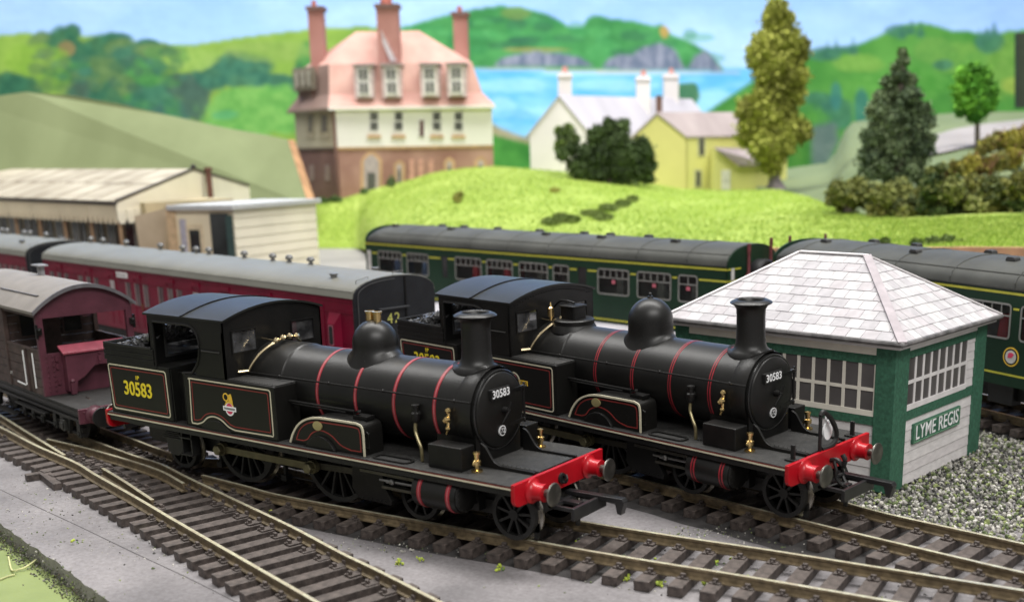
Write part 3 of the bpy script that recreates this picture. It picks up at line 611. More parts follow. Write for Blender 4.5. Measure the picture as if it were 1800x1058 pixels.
# painted trackbed: its near edge runs along the foreground
edge = [gp(-260,770,ZB), gp(-60,880,ZB), gp(0,920,ZB), gp(95,985,ZB), gp(190,1058,ZB), gp(300,1140,ZB)]
far = [(-1650, 1000), (900, 1000), (900, -300), (60, -300)]
poly = [V2(p) for p in edge]
rnd = random.Random(5); rough_edge = []
for i in range(len(poly)-1):
    a = Vector(poly[i]); b = Vector(poly[i+1]); n = 10
    for k in range(n):
        t = k/n; nrm = Vector((-(b-a).y, (b-a).x)).normalized(); rough_edge.append(tuple(a.lerp(b, t)+nrm*rnd.uniform(-.35,.35)))
rough_edge.append(poly[-1])
outer = rough_edge + [(60,-300),(900,-300),(900,1300),(-1650,1300),(-1650,300)]
m = MB(); m.prism(outer, 2, -9.5, ZB); tb = tag(m.build('trackbed', boardm), kind='structure')
g0 = mat('green_paint', (.19,.24,.075), .6, var=.15, nscale=.5, bump=.3, bscale=8, col2=(.26,.315,.11))
m = MB(); e0 = [V2(p) for p in edge]; m.prism([(a+6,b+8) for a,b in e0] + [(a-14,b-42) for a,b in e0[::-1]], 2, -25.9, -8.6); tag(m.build('grass_verge', g0), kind='structure')
# a rough moss-like seam where the board meets the green
# crack line along the board
m = MB(); m.strip([gp(x,y,ZB) for x,y in ((0,860),(60,888),(140,925),(233,970),(330,1015),(420,1060))], .25, (0,0,1), .05, False); tag(m.build('board_joint', mat('joint_dark', (.07,.065,.065), .9)), kind='structure')

def rail_profile(m, pts, h=2.5, zt=.6):
    """bullhead-ish rail swept along pts; m index 0 side, 1 top"""
    P = [Vector((p[0],p[1],p[2] if len(p) > 2 else zt)) for p in pts]; n = len(P)
    prof = [(-.45,0),(.45,0),(.45,-.55),(.16,-.75),(.16,-h+.55),(.85,-h+.3),(.85,-h),(-.85,-h),(-.85,-h+.3),(-.16,-h+.55),(-.16,-.75),(-.45,-.55)]
    k = len(prof); vs = []
    for i, p in enumerate(P):
        a = P[max(i-1,0)]; b = P[min(i+1,n-1)]; d = (b-a).normalized(); u = Vector((-d.y, d.x, 0)).normalized()
        for (x, z) in prof: vs.append(p + u*x + Vector((0,0,z)))
    fs = []; base_ = len(m.v)
    for i in range(n-1):
        for j in range(k): j2 = (j+1) % k; fs.append((i*k+j, i*k+j2, (i+1)*k+j2, (i+1)*k+j))
    m.add(vs, fs + [tuple(range(k)), tuple((n-1)*k+j for j in range(k))[::-1]])
    c = len(m.mi) - len(fs) - 2
    for i in range(n-1): m.mi[c+i*k] = 1
    return m
def rail(root, pts, lab=None, z=None):
    m = MB(); rail_profile(m, crv(pts, 6)); return m.build('rail', [railm, railtop], root, label=lab)
_sl = {}
def sleeper_mesh(L, half=8.25, var=0, chairs=True):
    key = (round(L,1), var, chairs)
    if key in _sl: return _sl[key]
    r = random.Random(hash(key) & 999); m = MB(); w_ = 1.75; h = 2.3
    m.box(-w_, w_, -L/2, L/2, -h, 0)
    m.v = [(x+r.uniform(-.12,.12), y+r.uniform(-.15,.15), z+(r.uniform(-.1,.1) if z == 0 else 0)) for x,y,z in m.v]
    if chairs:
        for y in (-half, half):
            m.box(-1.3, 1.3, y-2.1, y+2.1, 0, .4); m.box(-.6, .6, y-1.7, y-.9, .4, 1.25); m.box(-.6, .6, y+.9, y+1.7, .4, 1.25); m.ball((0, y-1.9, .5), .42, 6); m.ball((0, y+1.9, .5), .42, 6)
    o = m.build('sleeper', sleeperm, None, bevel=.14); me = o.data
    _sl[key] = o; o.hide_render = True
    return o
SLEEPZ = -1.85
def put_sleeper(root, p, d, L=29.5, half=8.25, tilt=None, z=SLEEPZ, off=0, chairs=True):
    v = random.randrange(4); src = sleeper_mesh(L, half, v, chairs); c = src.copy(); c.hide_render = False; link(c); c.parent = root
    n = Vector((-d.y, d.x, 0)); q = Vector((p[0],p[1],0)) + n*off
    c.location = (q.x*S, q.y*S, (z+(p[2] if len(p) > 2 else 0))*S); c.rotation_euler = (tilt[0] if tilt else 0, tilt[1] if tilt else 0, math.atan2(d.y, d.x)+random.uniform(-.02,.02))
    return c
def resample(pts, step):
    P = crv(pts, 12); out = []; acc = 0; nxt = 0
    for i in range(len(P)-1):
        a, b = P[i], P[i+1]; L = (b-a).length
        while nxt <= acc+L and L > 0:
            t = (nxt-acc)/L; out.append((a.lerp(b, t), (b-a).normalized())); nxt += step
        acc += L
    return out
def offs(pts, o):
    P = [Vector(p) for p in pts]; out = []
    for i, p in enumerate(P):
        a = P[max(i-1,0)]; b = P[min(i+1,len(P)-1)]; d = (b-a); u = Vector((-d.y, d.x, 0)).normalized(); out.append(p+u*o)
    return out
# ---- track under the front engine
Anear = [gp(355,834), gp(430,853), gp(520,875), gp(905,944), gp(1100,978), gp(1300,1010), gp(1500,1044), gp(1640,1068), gp(1780,1092)]
Ac = offs(Anear, 8.6); Afar = offs(Anear, 17.2)
back = [Vector((-330,38,.6)), Vector((-250,19.5,.6)), Vector((-200,9.5,.6)), Vector((-165,3,.6)), Vector((-135,-1.6,.6))]
trA = empty('railway_track', (0,0,0), label='track under the front locomotive and brake van', cat='track', group='model railway tracks')
rail(trA, back+Afar[0:], None); rail(trA, Anear)
rail(trA, [gp(83,771), gp(167,791), gp(272,823), gp(323,849)])
for i, (p, d) in enumerate(resample([(p.x,p.y,0) for p in Ac], 7.35)):
    put_sleeper(trA, p, d)
# ---- foreground track and turnout
Cn = [gp(-90,708), gp(0,750), gp(67,784), gp(132,812), gp(167,833), gp(240,874), gp(313,917), gp(430,984), gp(550,1053), gp(660,1118)]
Cf = [gp(120,757), gp(227,797), gp(283,815), gp(333,840), gp(433,887), gp(517,927), gp(600,971), gp(667,1003), gp(773,1057), gp(880,1112)]
trC = empty('railway_track', (0,0,0), label='foreground track with the point blades beside the front locomotive', cat='track', group='model railway tracks')
rail(trC, Cn); rail(trC, Cf); rail(trC, [gp(-80,680), gp(-40,705), gp(0,729), gp(38,753), gp(113,799)])
rail(trC, [gp(180,822,.4), gp(215,843,.4), gp(268,878,.4)], 'short dark check rail')
Cc = [offs(Cn, 8.3)[i] for i in range(len(Cn))]
for i, (p, d) in enumerate(resample([(p.x,p.y,0) for p in Cc], 6.9)):
    wide = -205 < p.x < -118
    put_sleeper(trC, p, d, 44 if wide else (36 if -118 <= p.x < -100 else 29.5), off=6.5 if wide else (2.5 if -118 <= p.x < -100 else 0), chairs=True)
m = MB(); o0 = gp(75,828,-2.4); d0 = Vector((.95,-.3,0)).normalized(); n0 = Vector((-d0.y,d0.x,0))
for (a,b,c_,d_) in ((0,9,-1.5,1.5),(0,2.5,-5,-1.5),(9,17,-1.5,.8)):
    q = [o0+d0*a+n0*c_, o0+d0*b+n0*c_, o0+d0*b+n0*d_, o0+d0*a+n0*d_]; m.prism([V2(v) for v in q], 2, ZB, -2.2)
m.build('point_motor_lug', sleeperm, trC, bevel=.15)
# ---- track under the rear engine
Bn0 = [(-330,-9+0), (-260,-8.6), (-150,-8.6), (-60,-8.6), (10,-8.6)]
def Bw(x, y, z): return MBm @ (Vector((x,y,z))*S) / S
Bnear = [Vector((-600,155,.6)), Vector((-395,119,.6)), Vector((-250,94,.6))] + [Bw(x,-8.6,.55) for x in (-146,-90,-30)] + [Vector(q) for q in ((40,38.7,.45),(55,35.9,.5),(69,33.5,.6),(82.5,31.5,.6),(96,29.6,.6),(140,24.5,.6))]
Bfar = offs(Bnear, 17.2); Bfar = [Vector((p.x,p.y,(Bw(-70,8.6,.55).z if 2 < i < 7 else .7))) for i, p in enumerate(Bfar)]
trB = empty('railway_track', (0,0,0), label='track under the rear locomotive and maroon coaches', cat='track', group='model railway tracks')
rail(trB, Bnear); rail(trB, Bfar)
Bc = offs(Bnear, 8.6)
for p, d in resample([(p.x,p.y,0) for p in Bc], 7.35):
    if p.x > -230: put_sleeper(trB, p, d)
grime_shade = mat('ballast_grime_shade', (.020,.018,.018), .85, var=.3, nscale=2, bump=.6, bscale=25, detail=10, col2=(.060,.056,.055))  # dark bands mix trackbed grime with painted-in shade from beneath the engines
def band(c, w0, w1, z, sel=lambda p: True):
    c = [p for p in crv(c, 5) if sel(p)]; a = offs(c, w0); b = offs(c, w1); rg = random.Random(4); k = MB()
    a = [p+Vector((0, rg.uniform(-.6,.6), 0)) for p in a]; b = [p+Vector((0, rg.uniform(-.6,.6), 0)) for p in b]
    n = len(c); k.add([Vector((p.x,p.y,z)) for p in a]+[Vector((p.x,p.y,z)) for p in b], [(i,i+1,n+i+1,n+i) for i in range(n-1)]); return k.build('track_grime_shade', grime_shade)
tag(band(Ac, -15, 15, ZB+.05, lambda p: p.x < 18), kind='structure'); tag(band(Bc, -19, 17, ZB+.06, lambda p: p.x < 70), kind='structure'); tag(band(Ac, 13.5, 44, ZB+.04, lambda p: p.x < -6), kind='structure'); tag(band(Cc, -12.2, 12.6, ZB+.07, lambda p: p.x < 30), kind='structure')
# ---- track of the green railcars
D1 = (-50, 193.7, -.1638, 0.0); D2 = (40, 165.8, -.5, 2.0)
def fr(P, x, y, z=0): c, s = math.cos(P[2]), math.sin(P[2]); return Vector((P[0]+c*x-s*y, P[1]+s*x+c*y, P[3]+z))
Dc = [fr(D1,-420,17.5), fr(D1,-240,17.5), fr(D1,-100,17.5), fr(D1,-20,17.5), fr(D2,-60,17.5), fr(D2,0,17.5), fr(D2,60,17.5), fr(D2,140,17.5)]
trD = empty('railway_track', (0,0,0), label='track of the green railcars behind the signal box', cat='track', group='model railway tracks')
for o in (-8.6, 8.6): rail(trD, [Vector((p.x,p.y,.6+P3)) for p, P3 in zip(offs(Dc, o), (0,0,0,.4,1.6,2,2,2))])
for p, d in resample([(p.x,p.y,p.z) for p in Dc], 7.35):
    if p.x > -180: put_sleeper(trD, p, d)
# ballast stones right of the signal box
def SBx(x, y, z): P = (50.55, 80.90, -.14945, 0); return fr(P, x, y, z)
m = MB(); rs = random.Random(11)
stone_m = [mat('stone_%d' % i, c, .85, var=.2, nscale=6, bump=.3, bscale=25) for i, c in enumerate([(.38,.365,.33),(.22,.215,.185),(.52,.50,.46),(.10,.13,.055),(.24,.28,.11),(.06,.06,.055)])]
ico = [Vector(v) for v in ((0,0,1),(.89,0,.45),(.28,.85,.45),(-.72,.53,.45),(-.72,-.53,.45),(.28,-.85,.45),(.72,.53,-.45),(-.28,.85,-.45),(-.89,0,-.45),(-.28,-.85,-.45),(.72,-.53,-.45),(0,0,-1))]
icf = [(0,1,2),(0,2,3),(0,3,4),(0,4,5),(0,5,1),(1,6,2),(2,7,3),(3,8,4),(4,9,5),(5,10,1),(6,7,2),(7,8,3),(8,9,4),(9,10,5),(10,6,1),(6,11,7),(7,11,8),(8,11,9),(9,11,10),(10,11,6)]
def stone(m, x, y, z, r, rs):
    e = mathutils.Euler((rs.uniform(0,6), rs.uniform(0,6), rs.uniform(0,6))); sc = Vector((rs.uniform(.8,1.35), rs.uniform(.7,1.1), rs.uniform(.55,.9)))
    vs = []
    for v in ico:
        q = Vector((v.x*sc.x, v.y*sc.y, v.z*sc.z))*r*rs.uniform(.8,1.15); q.rotate(e); vs.append((q.x+x, q.y+y, q.z+z))
    m.m = rs.choices(range(6), (19,22,10,19,10,20))[0]; m.add(vs, icf)
BF = [(p.x,p.y) for p in crv(offs(Bnear, 26), 6)]
def bdist(x, y): return min((a-x)**2+(b-y)**2 for a, b in BF)**.5
def inbox(x, y):
    c, s = math.cos(.14945), math.sin(.14945); dx, dy = x-50.55, y-80.9; lx, ly = c*dx-s*dy, s*dx+c*dy; return -70 < lx < -1 and 1 < ly < 56
DC = [(p.x,p.y) for p in crv(Dc, 8)]
cnt = 0
while cnt < 13500:
    x = rs.uniform(-35, 150); y = rs.uniform(42, 165)
    yb = min(BF, key=lambda q: abs(q[0]-x))[1]
    if y < yb+.2 or inbox(x, y): continue
    if min((a-x)**2+(b-y)**2 for a, b in DC) < 13.5**2: continue
    cnt += 1; stone(m, x, y, ZB+.35+rs.uniform(.0,.9), rs.uniform(.32,.78), rs)
tag(m.build('gravel', stone_m), 'loose pale gravel around the signal box', 'gravel', kind='stuff')
m = MB(); sm = random.Random(8)
for i in range(2600):
    k = sm.randrange(len(rough_edge)-1); a = Vector(rough_edge[k]); b = Vector(rough_edge[k+1]); d = (b-a).normalized(); t_ = sm.random(); q = a.lerp(b, sm.random()) + Vector((d.y, -d.x))*(t_**1.8*3.4-.15)
    h_ = max(0, 1-t_*1.5); stone(m, q.x, q.y, -8.5+sm.uniform(.0, 4.6)*h_, sm.uniform(.12,.34), sm)
tag(m.build('scenic_scatter', [mat('scatter_dark', (.055,.052,.035), .9, var=.5, nscale=9, col2=(.13,.14,.08)), stone_m[3], mat('scatter_earth', (.09,.075,.055), .9, var=.4, nscale=9), stone_m[1], g0, stone_m[5]]), 'rough dark scatter along the edge of the grey board', 'scatter', kind='stuff')
# debris: light crumbs and dark chips on the grey board
m = MB()
for (cx, cy, sx, sy, n) in ((225,930,200,90,230),(120,860,140,60,90),(850,950,300,45,220),(1250,960,260,30,140),(1150,1030,260,24,60),(1300,1000,260,14,120),(1600,1045,160,14,40),(140,840,90,30,220),(380,960,160,70,260),(700,960,120,22,160),(1240,935,120,14,160),(60,900,80,60,90)):
    for i in range(n):
        p = gp(cx+rs.gauss(0,.45)*sx, cy+rs.gauss(0,.45)*sy, ZB); stone(m, p.x, p.y, ZB+.05, rs.choice((.08,.12,.16,.22,.34))*rs.uniform(.7,1.3), rs)
tag(m.build('ballast_crumbs', stone_m), 'small crumbs and chips scattered on the grey board', 'crumbs', kind='stuff')
m = MB(); gm = mat('tuft_lime', (.34,.42,.05), .8, var=.3, nscale=5)
for (x, y, n) in ((113,818,26),(252,934,22),(130,842,8),(150,800,4),(703,990,10),(740,985,8),(880,1000,8),(1015,955,8),(985,978,6),(1080,985,7),(1150,1005,12),(1165,985,8),(1210,1010,10),(1255,992,9),(1290,990,10),(1310,1020,8),(1360,1010,10),(1410,1002,10),(1470,1035,12),(1240,1030,10),(1400,1035,8),(1160,1028,14),(1100,1018,10),(1700,975,6),(478,901,5),(130,955,4)):
    for i in range(n):
        p = gp(x+rs.gauss(0,4), y+rs.gauss(0,2), ZB+.2); stone(m, p.x, p.y, ZB+.3+rs.uniform(0,.8), rs.uniform(.2,.5), rs)
tag(m.build('grass_flock', [gm, gm, mat('tuft_yellow', (.5,.5,.12), .8, var=.3), gm, gm, mat('tuft_green', (.12,.22,.05), .8, var=.3)]), 'lime green flock tufts between the sleepers', 'flock', kind='stuff')
m = MB()
for q in (((15,978,-8.3),(20,1000,-8.2),(28,1002,-7.6)),((28,1002,-8.2),(45,996,-7.8),(64,983,-7)),((0,1018,-8.3),(12,1013,-8.3),(26,1009,-8.2))):
    m.tube(crv([gp(*k) for k in q], 5), .22, 6)
tag(m.build('straw_fibre', mat('straw', (.50,.50,.25), .8, var=.2)), 'pale straw fibres lying on the green verge', 'fibre', kind='stuff')
for o in list(_sl.values()): bpy.data.objects.remove(o)
# ================================================================== signal box  (x<0 along the front, y>0 along the right side)
sb = empty('signal_box', (50.55, 80.90, 0), rz=-.14945, label='small green and white signal box with a pale slate hipped roof', cat='signal box')
W_, D_ = 70.7, 57.0; Z0, ZT = -3.2, 35.9
m = MB(); m.box(-W_+.6, -.6, .6, D_-.6, Z0, ZT); m.build('wall', swhite, sb)
def planks(x0, x1, z0, z1, n, face, name='plank'):
    h = (z1-z0)/n
    for i in range(n):
        k = MB(); a, b = z0+i*h+.07, z0+(i+1)*h-.07
        if face == 'f': k.add([(x0,-.0,a),(x1,-.0,a),(x1,.65,a),(x0,.65,a),(x0,.18,b),(x1,.18,b),(x1,.65,b),(x0,.65,b)], [(0,1,5,4),(1,2,6,5),(2,3,7,6),(3,0,4,7),(0,3,2,1),(4,5,6,7)])
        else: k.add([(0,x0,a),(0,x1,a),(-.65,x1,a),(-.65,x0,a),(-.18,x0,b),(-.18,x1,b),(-.65,x1,b),(-.65,x0,b)], [(0,1,5,4),(1,2,6,5),(2,3,7,6),(3,0,4,7),(0,3,2,1),(4,5,6,7)])
        k.build(name, siding[(i*7+(face == 'f')) % 3], sb)
planks(-66, -5.3, Z0, 14.6, 6, 'f'); planks(7.4, 50.4, Z0, 15.2, 6, 'r'); planks(45.3, 50.4, 18.0, 33.6, 6, 'r')
def part(name, mt, *b, parent=None, bevel=0, label=None):
    k = MB(); k.box(*b); return k.build(name, mt, parent or sb, bevel=bevel, label=label)
E_ = .45
part('corner_post', sgreen, -5.3, E_, -E_, 7.4, Z0-.3, ZT, bevel=.15)
part('corner_post', sgreen, -5.4, E_, 50.4, D_+E_, Z0-.3, ZT, bevel=.15)
part('corner_post', sgreen, -W_-E_, -66, -E_, 6, Z0-.3, ZT, bevel=.15); part('corner_post', sgreen, -W_-E_, -66, 51, D_+E_, Z0-.3, ZT, bevel=.15)
part('mid_post', sgreen, -38.6, -37.2, -.3, 1, 31.0, 33.6)
part('fascia', scream, -66, -5.3, -.35, 1, 33.6, 35.9); part('fascia', swhite, -1, .35, 7.4, 50.4, 34.3, 35.9)
part('beam', sgreen, -66, -5.3, -.2, 1, 31.1, 33.6); part('beam', sgreen, -1, .2, 7.4, 50.4, 32.2, 34.3)
part('beam', sgreen, -66, -5.3, -.2, 1, 14.6, 17.0); part('beam', sgreen, -1, .2, 7.4, 50.4, 15.2, 17.9)
def winwall(face, a0, a1, z0, z1, n, zm, frame, t=.8):
    st = (a1-a0)/n
    if face == 'f': B = lambda p, q, y0, y1, u, v: (p, q, y0, y1, u, v)
    else: B = lambda p, q, y0, y1, u, v: (-y1, -y0, p, q, u, v)
    o = MB(); o.box(*B(a0, a1, -.25, .9, z0, z0+1.5)); wf = o.build('window_sill', frame, sb)
    zlo = z0+1.5; win = part('window', frame, *B(a0, a1, .2, .9, zlo, z1))
    for i in range(n+1):
        x = a0+i*st; k = MB(); k.box(*B(max(a0, x-t/2), min(a1, x+t/2), -.1, .5, zlo, z1)); k.build('glazing_bar', frame, win)
    k = MB(); k.box(*B(a0, a1, -.12, .48, zm-t/2, zm+t/2)); k.build('glazing_bar', frame, win)
    for i in range(n):
        for u, v in ((zlo, zm-t/2), (zm+t/2, z1)):
            k = MB(); k.box(*B(a0+i*st+t/2, a0+(i+1)*st-t/2, .1, .45, u, v)); k.build('pane', sdark, win)
winwall('f', -66, -5.3, 17.0, 31.1, 13, 24.2, scream, .9)
winwall('r', 7.4, 45.3, 17.9, 32.2, 8, 25.6, swhite, .95)
part('name_board', sgreen, -.1, .7, 11.9, 41.6, 7.9, 13.5, bevel=.15)
nb = sb.children[-1]
k = MB(); k.strip([(.7,12.3,8.3),(.7,41.2,8.3),(.7,41.2,13.1),(.7,12.3,13.1)], .35, (1,0,0), .12); k.build('board_edge', mat('edge_pale_green', (.12,.26,.16), .6), nb)
text('lettering', 'LYME REGIS', white, nb, (.72, 26.8, 10.7), 5.9, (PI/2, 0, PI/2), ext=.05, bold=.04, xs=1.0)
for o in [o for o in nb.children if o.name.startswith('lettering')]:
    wd = max(v.co.x for v in o.data.vertices)-min(v.co.x for v in o.data.vertices); o.scale = (27.2*S/wd, 1, 1)
# roof
ov = 3.2; x0, x1, y0, y1 = -W_-ov, ov, -ov, D_+ov; ze, zr = 37.9, 56.2; ra, rb, rm = -46.5, -24.5, D_/2
corners = dict(A=Vector((x0,y0,ze)), B=Vector((x1,y0,ze)), C=Vector((x1,y1,ze)), D=Vector((x0,y1,ze)), P=Vector((ra,rm,zr)), Q=Vector((rb,rm,zr)))
c_ = corners
m = MB(); m.add([c_['A'],c_['B'],c_['C'],c_['D'],c_['P'],c_['Q']], [(0,1,5,4),(1,2,5),(2,3,4,5),(3,0,4),(0,3,2,1)]); roof = m.build('roof', hipm, sb)
part('eaves_board', swhite, x0+.9, x1-.9, y0+.9, y1-.9, 35.9, 37.2, bevel=.1)
k = MB()
for a, b in (('A','B'),('B','C'),('C','D'),('D','A')): k.tube([c_[a]+Vector((0,0,-.35)), c_[b]+Vector((0,0,-.35))], .75, 8)
for q in 'ABCD': k.ball(c_[q]+Vector((0,0,-.35)), .75, 8)
k.build('gutter', sgut, sb, smooth=True)
def clip(poly, a, b):
    """keep the side of the line a->b on the left"""
    out = []; n = len(poly)
    f = lambda p: (b[0]-a[0])*(p[1]-a[1])-(b[1]-a[1])*(p[0]-a[0])
    for i in range(n):
        p, q = poly[i], poly[(i+1) % n]; fp, fq = f(p), f(q)
        if fp >= 0: out.append(p)
        if fp*fq < 0: t = fp/(fp-fq); out.append((p[0]+(q[0]-p[0])*t, p[1]+(q[1]-p[1])*t))
    return out
def slate_face(O, Uv, Lb, T0, T1, H, rows, w_, name='slate'):
    """O lower-left corner, Uv unit along eave, roof trapezoid bottom length Lb, top from T0 to T1 at height H (in-plane)"""
    N = None; top = Vector(O) + Uv*T0
    apex = {'z': zr}
    Vd = (V_up).normalized(); N = Uv.cross(Vd).normalized()
    if N.z < 0: N = -N
    rh = H/rows; r = random.Random(3)
    for j in range(rows):
        off = (w_/2 if j % 2 else 0) + r.uniform(-.25,.25); n = int(Lb/w_)+2
        for i in range(-1, n):
            u0, u1 = i*w_+off+.07, (i+1)*w_+off-.07; v0, v1 = j*rh-.05, (j+1)*rh+.25
            p = [(u0,v0+r.uniform(-.1,.1)),(u1,v0+r.uniform(-.1,.1)),(u1,v1),(u0,v1)]
            p = clip(p, (0,0), (T0,H)) if False else p
            p = clip(p, (T0,H), (0,0)) if T0 > 0 else p
            p = clip(p, (Lb,0), (T1,H)) if len(p) > 2 else p
            p = clip(p, (Lb,H-.2), (0,H-.2)) if len(p) > 2 else p
            p = clip(p, (0,0), (0,H)) if False else p
            if len(p) < 3: continue
            area_ = abs(sum(p[k][0]*p[(k+1)%len(p)][1]-p[(k+1)%len(p)][0]*p[k][1] for k in range(len(p))))/2
            if area_ < .5: continue
            k = MB(); vs = []; jit = r.uniform(0,.07)
            for (u, v) in p:
                lift = .17*(1-(v-v0)/(v1-v0)) + .05 + jit; vs.append(Vector(O)+Uv*u+Vd*v+N*lift)
            for (u, v) in p: vs.append(Vector(O)+Uv*u+Vd*v-N*.02)
            q = len(p); k.add(vs, [tuple(range(q)), tuple(range(2*q-1,q-1,-1))]+[(t, t+q, (t+1)%q+q, (t+1)%q) for t in range(q)])
            k.build(name, r.choices(slates, (4,3,3,2))[0], roof)
hs = math.hypot(rm-y0, zr-ze); V_up = Vector((0, rm-y0, zr-ze)); slate_face(c_['A'], Vector((1,0,0)), x1-x0, ra-x0, rb-x0, hs, 9, 4.35)
V_up = Vector((rb-x1, 0, zr-ze)); slate_face(c_['B'], Vector((0,1,0)), y1-y0, rm-y0, rm-y0+.01, math.hypot(rb-x1, zr-ze), 9, 3.9)
def hipbar(a, b, name, w_=1.9, mt=hipm):
    d = (b-a).normalized(); k = MB(); k.bar(a+Vector((0,0,.35)), b+Vector((0,0,.35)), w_, .45); k.build(name, mt, roof, bevel=.1)
hipbar(c_['B'], c_['Q'], 'hip_tile', 2.4); hipbar(c_['A'], c_['P'], 'hip_tile', 1.3, swhite); hipbar(c_['C'], c_['Q'], 'hip_tile', 1.3, swhite); hipbar(c_['P'], c_['Q'], 'ridge_tile', 1.8, swhite)
def strip_of(o): pass

# ================================================================== brake van  (x forward, y 0..31.5 across)
vx, vy, vyaw = -194.49, -7.53, -.20337
van = empty('brake_van', (vx, vy, 0), rz=vyaw, label='brown and maroon goods brake van with open end veranda and grey roof', cat='brake van')
VW = 31.4
def vp(name, mt, *b, bevel=0, parent=None): k = MB(); k.box(*b); return k.build(name, mt, parent or van, bevel=bevel)
vp('underframe', dark, -72, 26.3, .8, VW-.8, 8.6, 12.3)
vp('deck', deckm, -72, 26.4, .2, VW-.2, 12.3, 13.1, bevel=.1)
k = MB(); k.box(-72, 26.3, .2, .75, 11.2, 12.2); k.box(-72, 26.3, .05, .6, 9.0, 9.8); k.box(-72, 26, VW-.7, VW-.2, 9, 12.2); k.build('sole_bar', black, van)
bb = vp('buffer_beam', vanmar, 26.3, 27.4, 0, VW, 8.4, 13.0, bevel=.15)
k = MB()
for y, z in ((1.6,12),(1.6,9.4),(3.4,11.9),(3.4,9.5),(8.4,11.8),(8.4,9.4)): k.ball((27.45, y, z), .3, 6)
k.build('bolt', vanmar, bb); tag(van.children[-1] if False else k and bb.children[-1], None, None, None, 'stuff')
buffer(van, 27.4, 4.7, 10.9, 1, base=vanmar, r=3.1); buffer(van, 27.4, VW-4.7, 10.9, 1, base=vanmar, r=3.1)
# footboards and running gear
k = MB(); k.box(-24, 2, -1.4, 1.2, 7.8, 8.3); k.build('footboard', black, van, bevel=.1)
k = MB(); k.box(-60, -26, -1.6, .8, 3.2, 3.7); k.build('footboard', black, van, bevel=.1)
for xw in (12.5, -50):
    for s, y0_ in ((-1, 6.3), (1, VW-6.3)):
        t = MB(); yl, yh = sorted((y0_, y0_-s*2.8)); c = (xw, 0, 6.6)
        t.lathe([(1e-3,yl+.4),(4.8,yl+.4),(5.2,yl),(6.0,yl),(6.0,yh),(5.2,yh),(4.8,yh-.4),(1e-3,yh-.4)], c, 1, 28, False); wv = t.build('wheel', dark, van, smooth=True)
        t = MB(); yf = (y0_-s*2.0, y0_-s*2.8); yf = sorted(yf); t.lathe([(5.9,yf[0]),(6.8,yf[0]+.1),(6.8,yf[1]-.1),(5.9,yf[1])], c, 1, 28, False); t.build('tyre', tyrem, wv, smooth=True)
    for yy, s in ((2.2,-1), (VW-2.2, 1)):
        t = MB(); a, b = sorted((yy, yy+s*1.2))
        t.prism([(xw-4.6,9),(xw+4.6,9),(xw+2.4,3.4),(xw+1.6,3.4),(xw+1.6,7.4),(xw-1.6,7.4),(xw-1.6,3.4),(xw-2.4,3.4)], 1, a, b)
        t.build('axle_guard', dark, van)
        t = MB(); a, b = sorted((yy-s*.2, yy+s*2.2)); t.box(xw-1.8, xw+1.8, a, b, 4.2, 7.8); t.box(xw-1.2, xw+1.2, *sorted((yy+s*2.2, yy+s*2.7)), 4.8, 6.9); t.build('axlebox', mat('axlebox_black', (.02,.02,.018), .5), van, bevel=.2)
        t = MB()
        for q in range(4): t.box(xw-7.4+q*1.3, xw+7.4-q*1.3, yy-.2, yy+1.0 if s > 0 else yy+.8, 9.0-q*.42-.4, 9.0-q*.42)
        t.build('leaf_spring', dark, van)
for xw in (22, 3, -8, -16, -24):
    t = MB(); t.box(xw-1.3, xw+1.3, 1.2, 3.4, 3.2, 8.2); t.box(xw-2.2, xw+2.0, 1.6, 3.2, 5.2, 6.6); t.lathe([(.8,.9),(.8,1.3)], (xw,0,4.4), 1, 8); t.build('brake_block', dark, van, bevel=.15)
t = MB(); t.tube([(-30,2,4),(24,2,4)], .4, 6); t.box(-14,-5,1.2,1.6,5.8,7.0); t.build('brake_rod', dark, van)
# end (x = 0): posts, valance, lower panel, locker
t = MB(); t.box(-1, .5, .2, 2.3, 13.1, 39.2); t.build('end_post', vanmar, van, bevel=.12)
t = MB(); t.box(-1, .5, VW-2.3, VW-.2, 13.1, 39.2); t.build('end_post', vanmar, van, bevel=.12)
def varc(z): return [(VW/2 + (VW/2+1)*math.cos(a), 39.4 + z + 7.2*math.sin(a)**1.0) for a in [PI*k/20 for k in range(21)]]
def roofz(y): q = (y-VW/2)/(VW/2+.9); return 39.5+7.4*(1-q*q)
RY = [-.9+(VW+1.8)*k/20 for k in range(21)]
t = MB(); t.prism([(y, roofz(y)-.1) for y in RY if .2 < y < VW-.2] + [(VW-.2, 39), (VW-.2, 37.9), (.2, 37.9), (.2, 39)][:4], 0, -.8, .3); t.build('end_valance', vanmar, van)
t = MB(); t.prism([(y, roofz(y)+.9) for y in RY] + [(y, roofz(y)) for y in RY[::-1]], 0, -74, 1.2); vr = t.build('van_roof', vgrey, van, smooth=True, angle=25)
t = MB(); t.prism([(y, roofz(y)+.98) for y in RY] + [(y, roofz(y)-.25) for y in RY[::-1]], 0, 1.2, 1.9); t.build('roof_edge', mat('edge_grey', (.12,.115,.125), .6), vr, smooth=True, angle=25)
t = MB(); t.strip([(-6,4.2,roofz(4.2)+.95),(-40,4.2,roofz(4.2)+.95)], .6, (0,0,1), .35, False); t.build('rain_strip', mat('strip_grey', (.17,.16,.165), .6), vr)
t = MB(); t.box(-40.5,-39,17,18.5,47,51.5); t.box(-43,-36.5,16,19.5,50.8,51.3); t.lathe([(.9,46),(.9,50.5)], (-39,18,0), 2, 10); t.build('stove_chimney', mat('vent_grey', (.28,.28,.29), .5), vr)
t = MB(); t.box(-.8, .2, 2.3, VW-2.3, 13.1, 26.6); ep = t.build('end_panel', vanmar, van, bevel=.08)
t = MB()
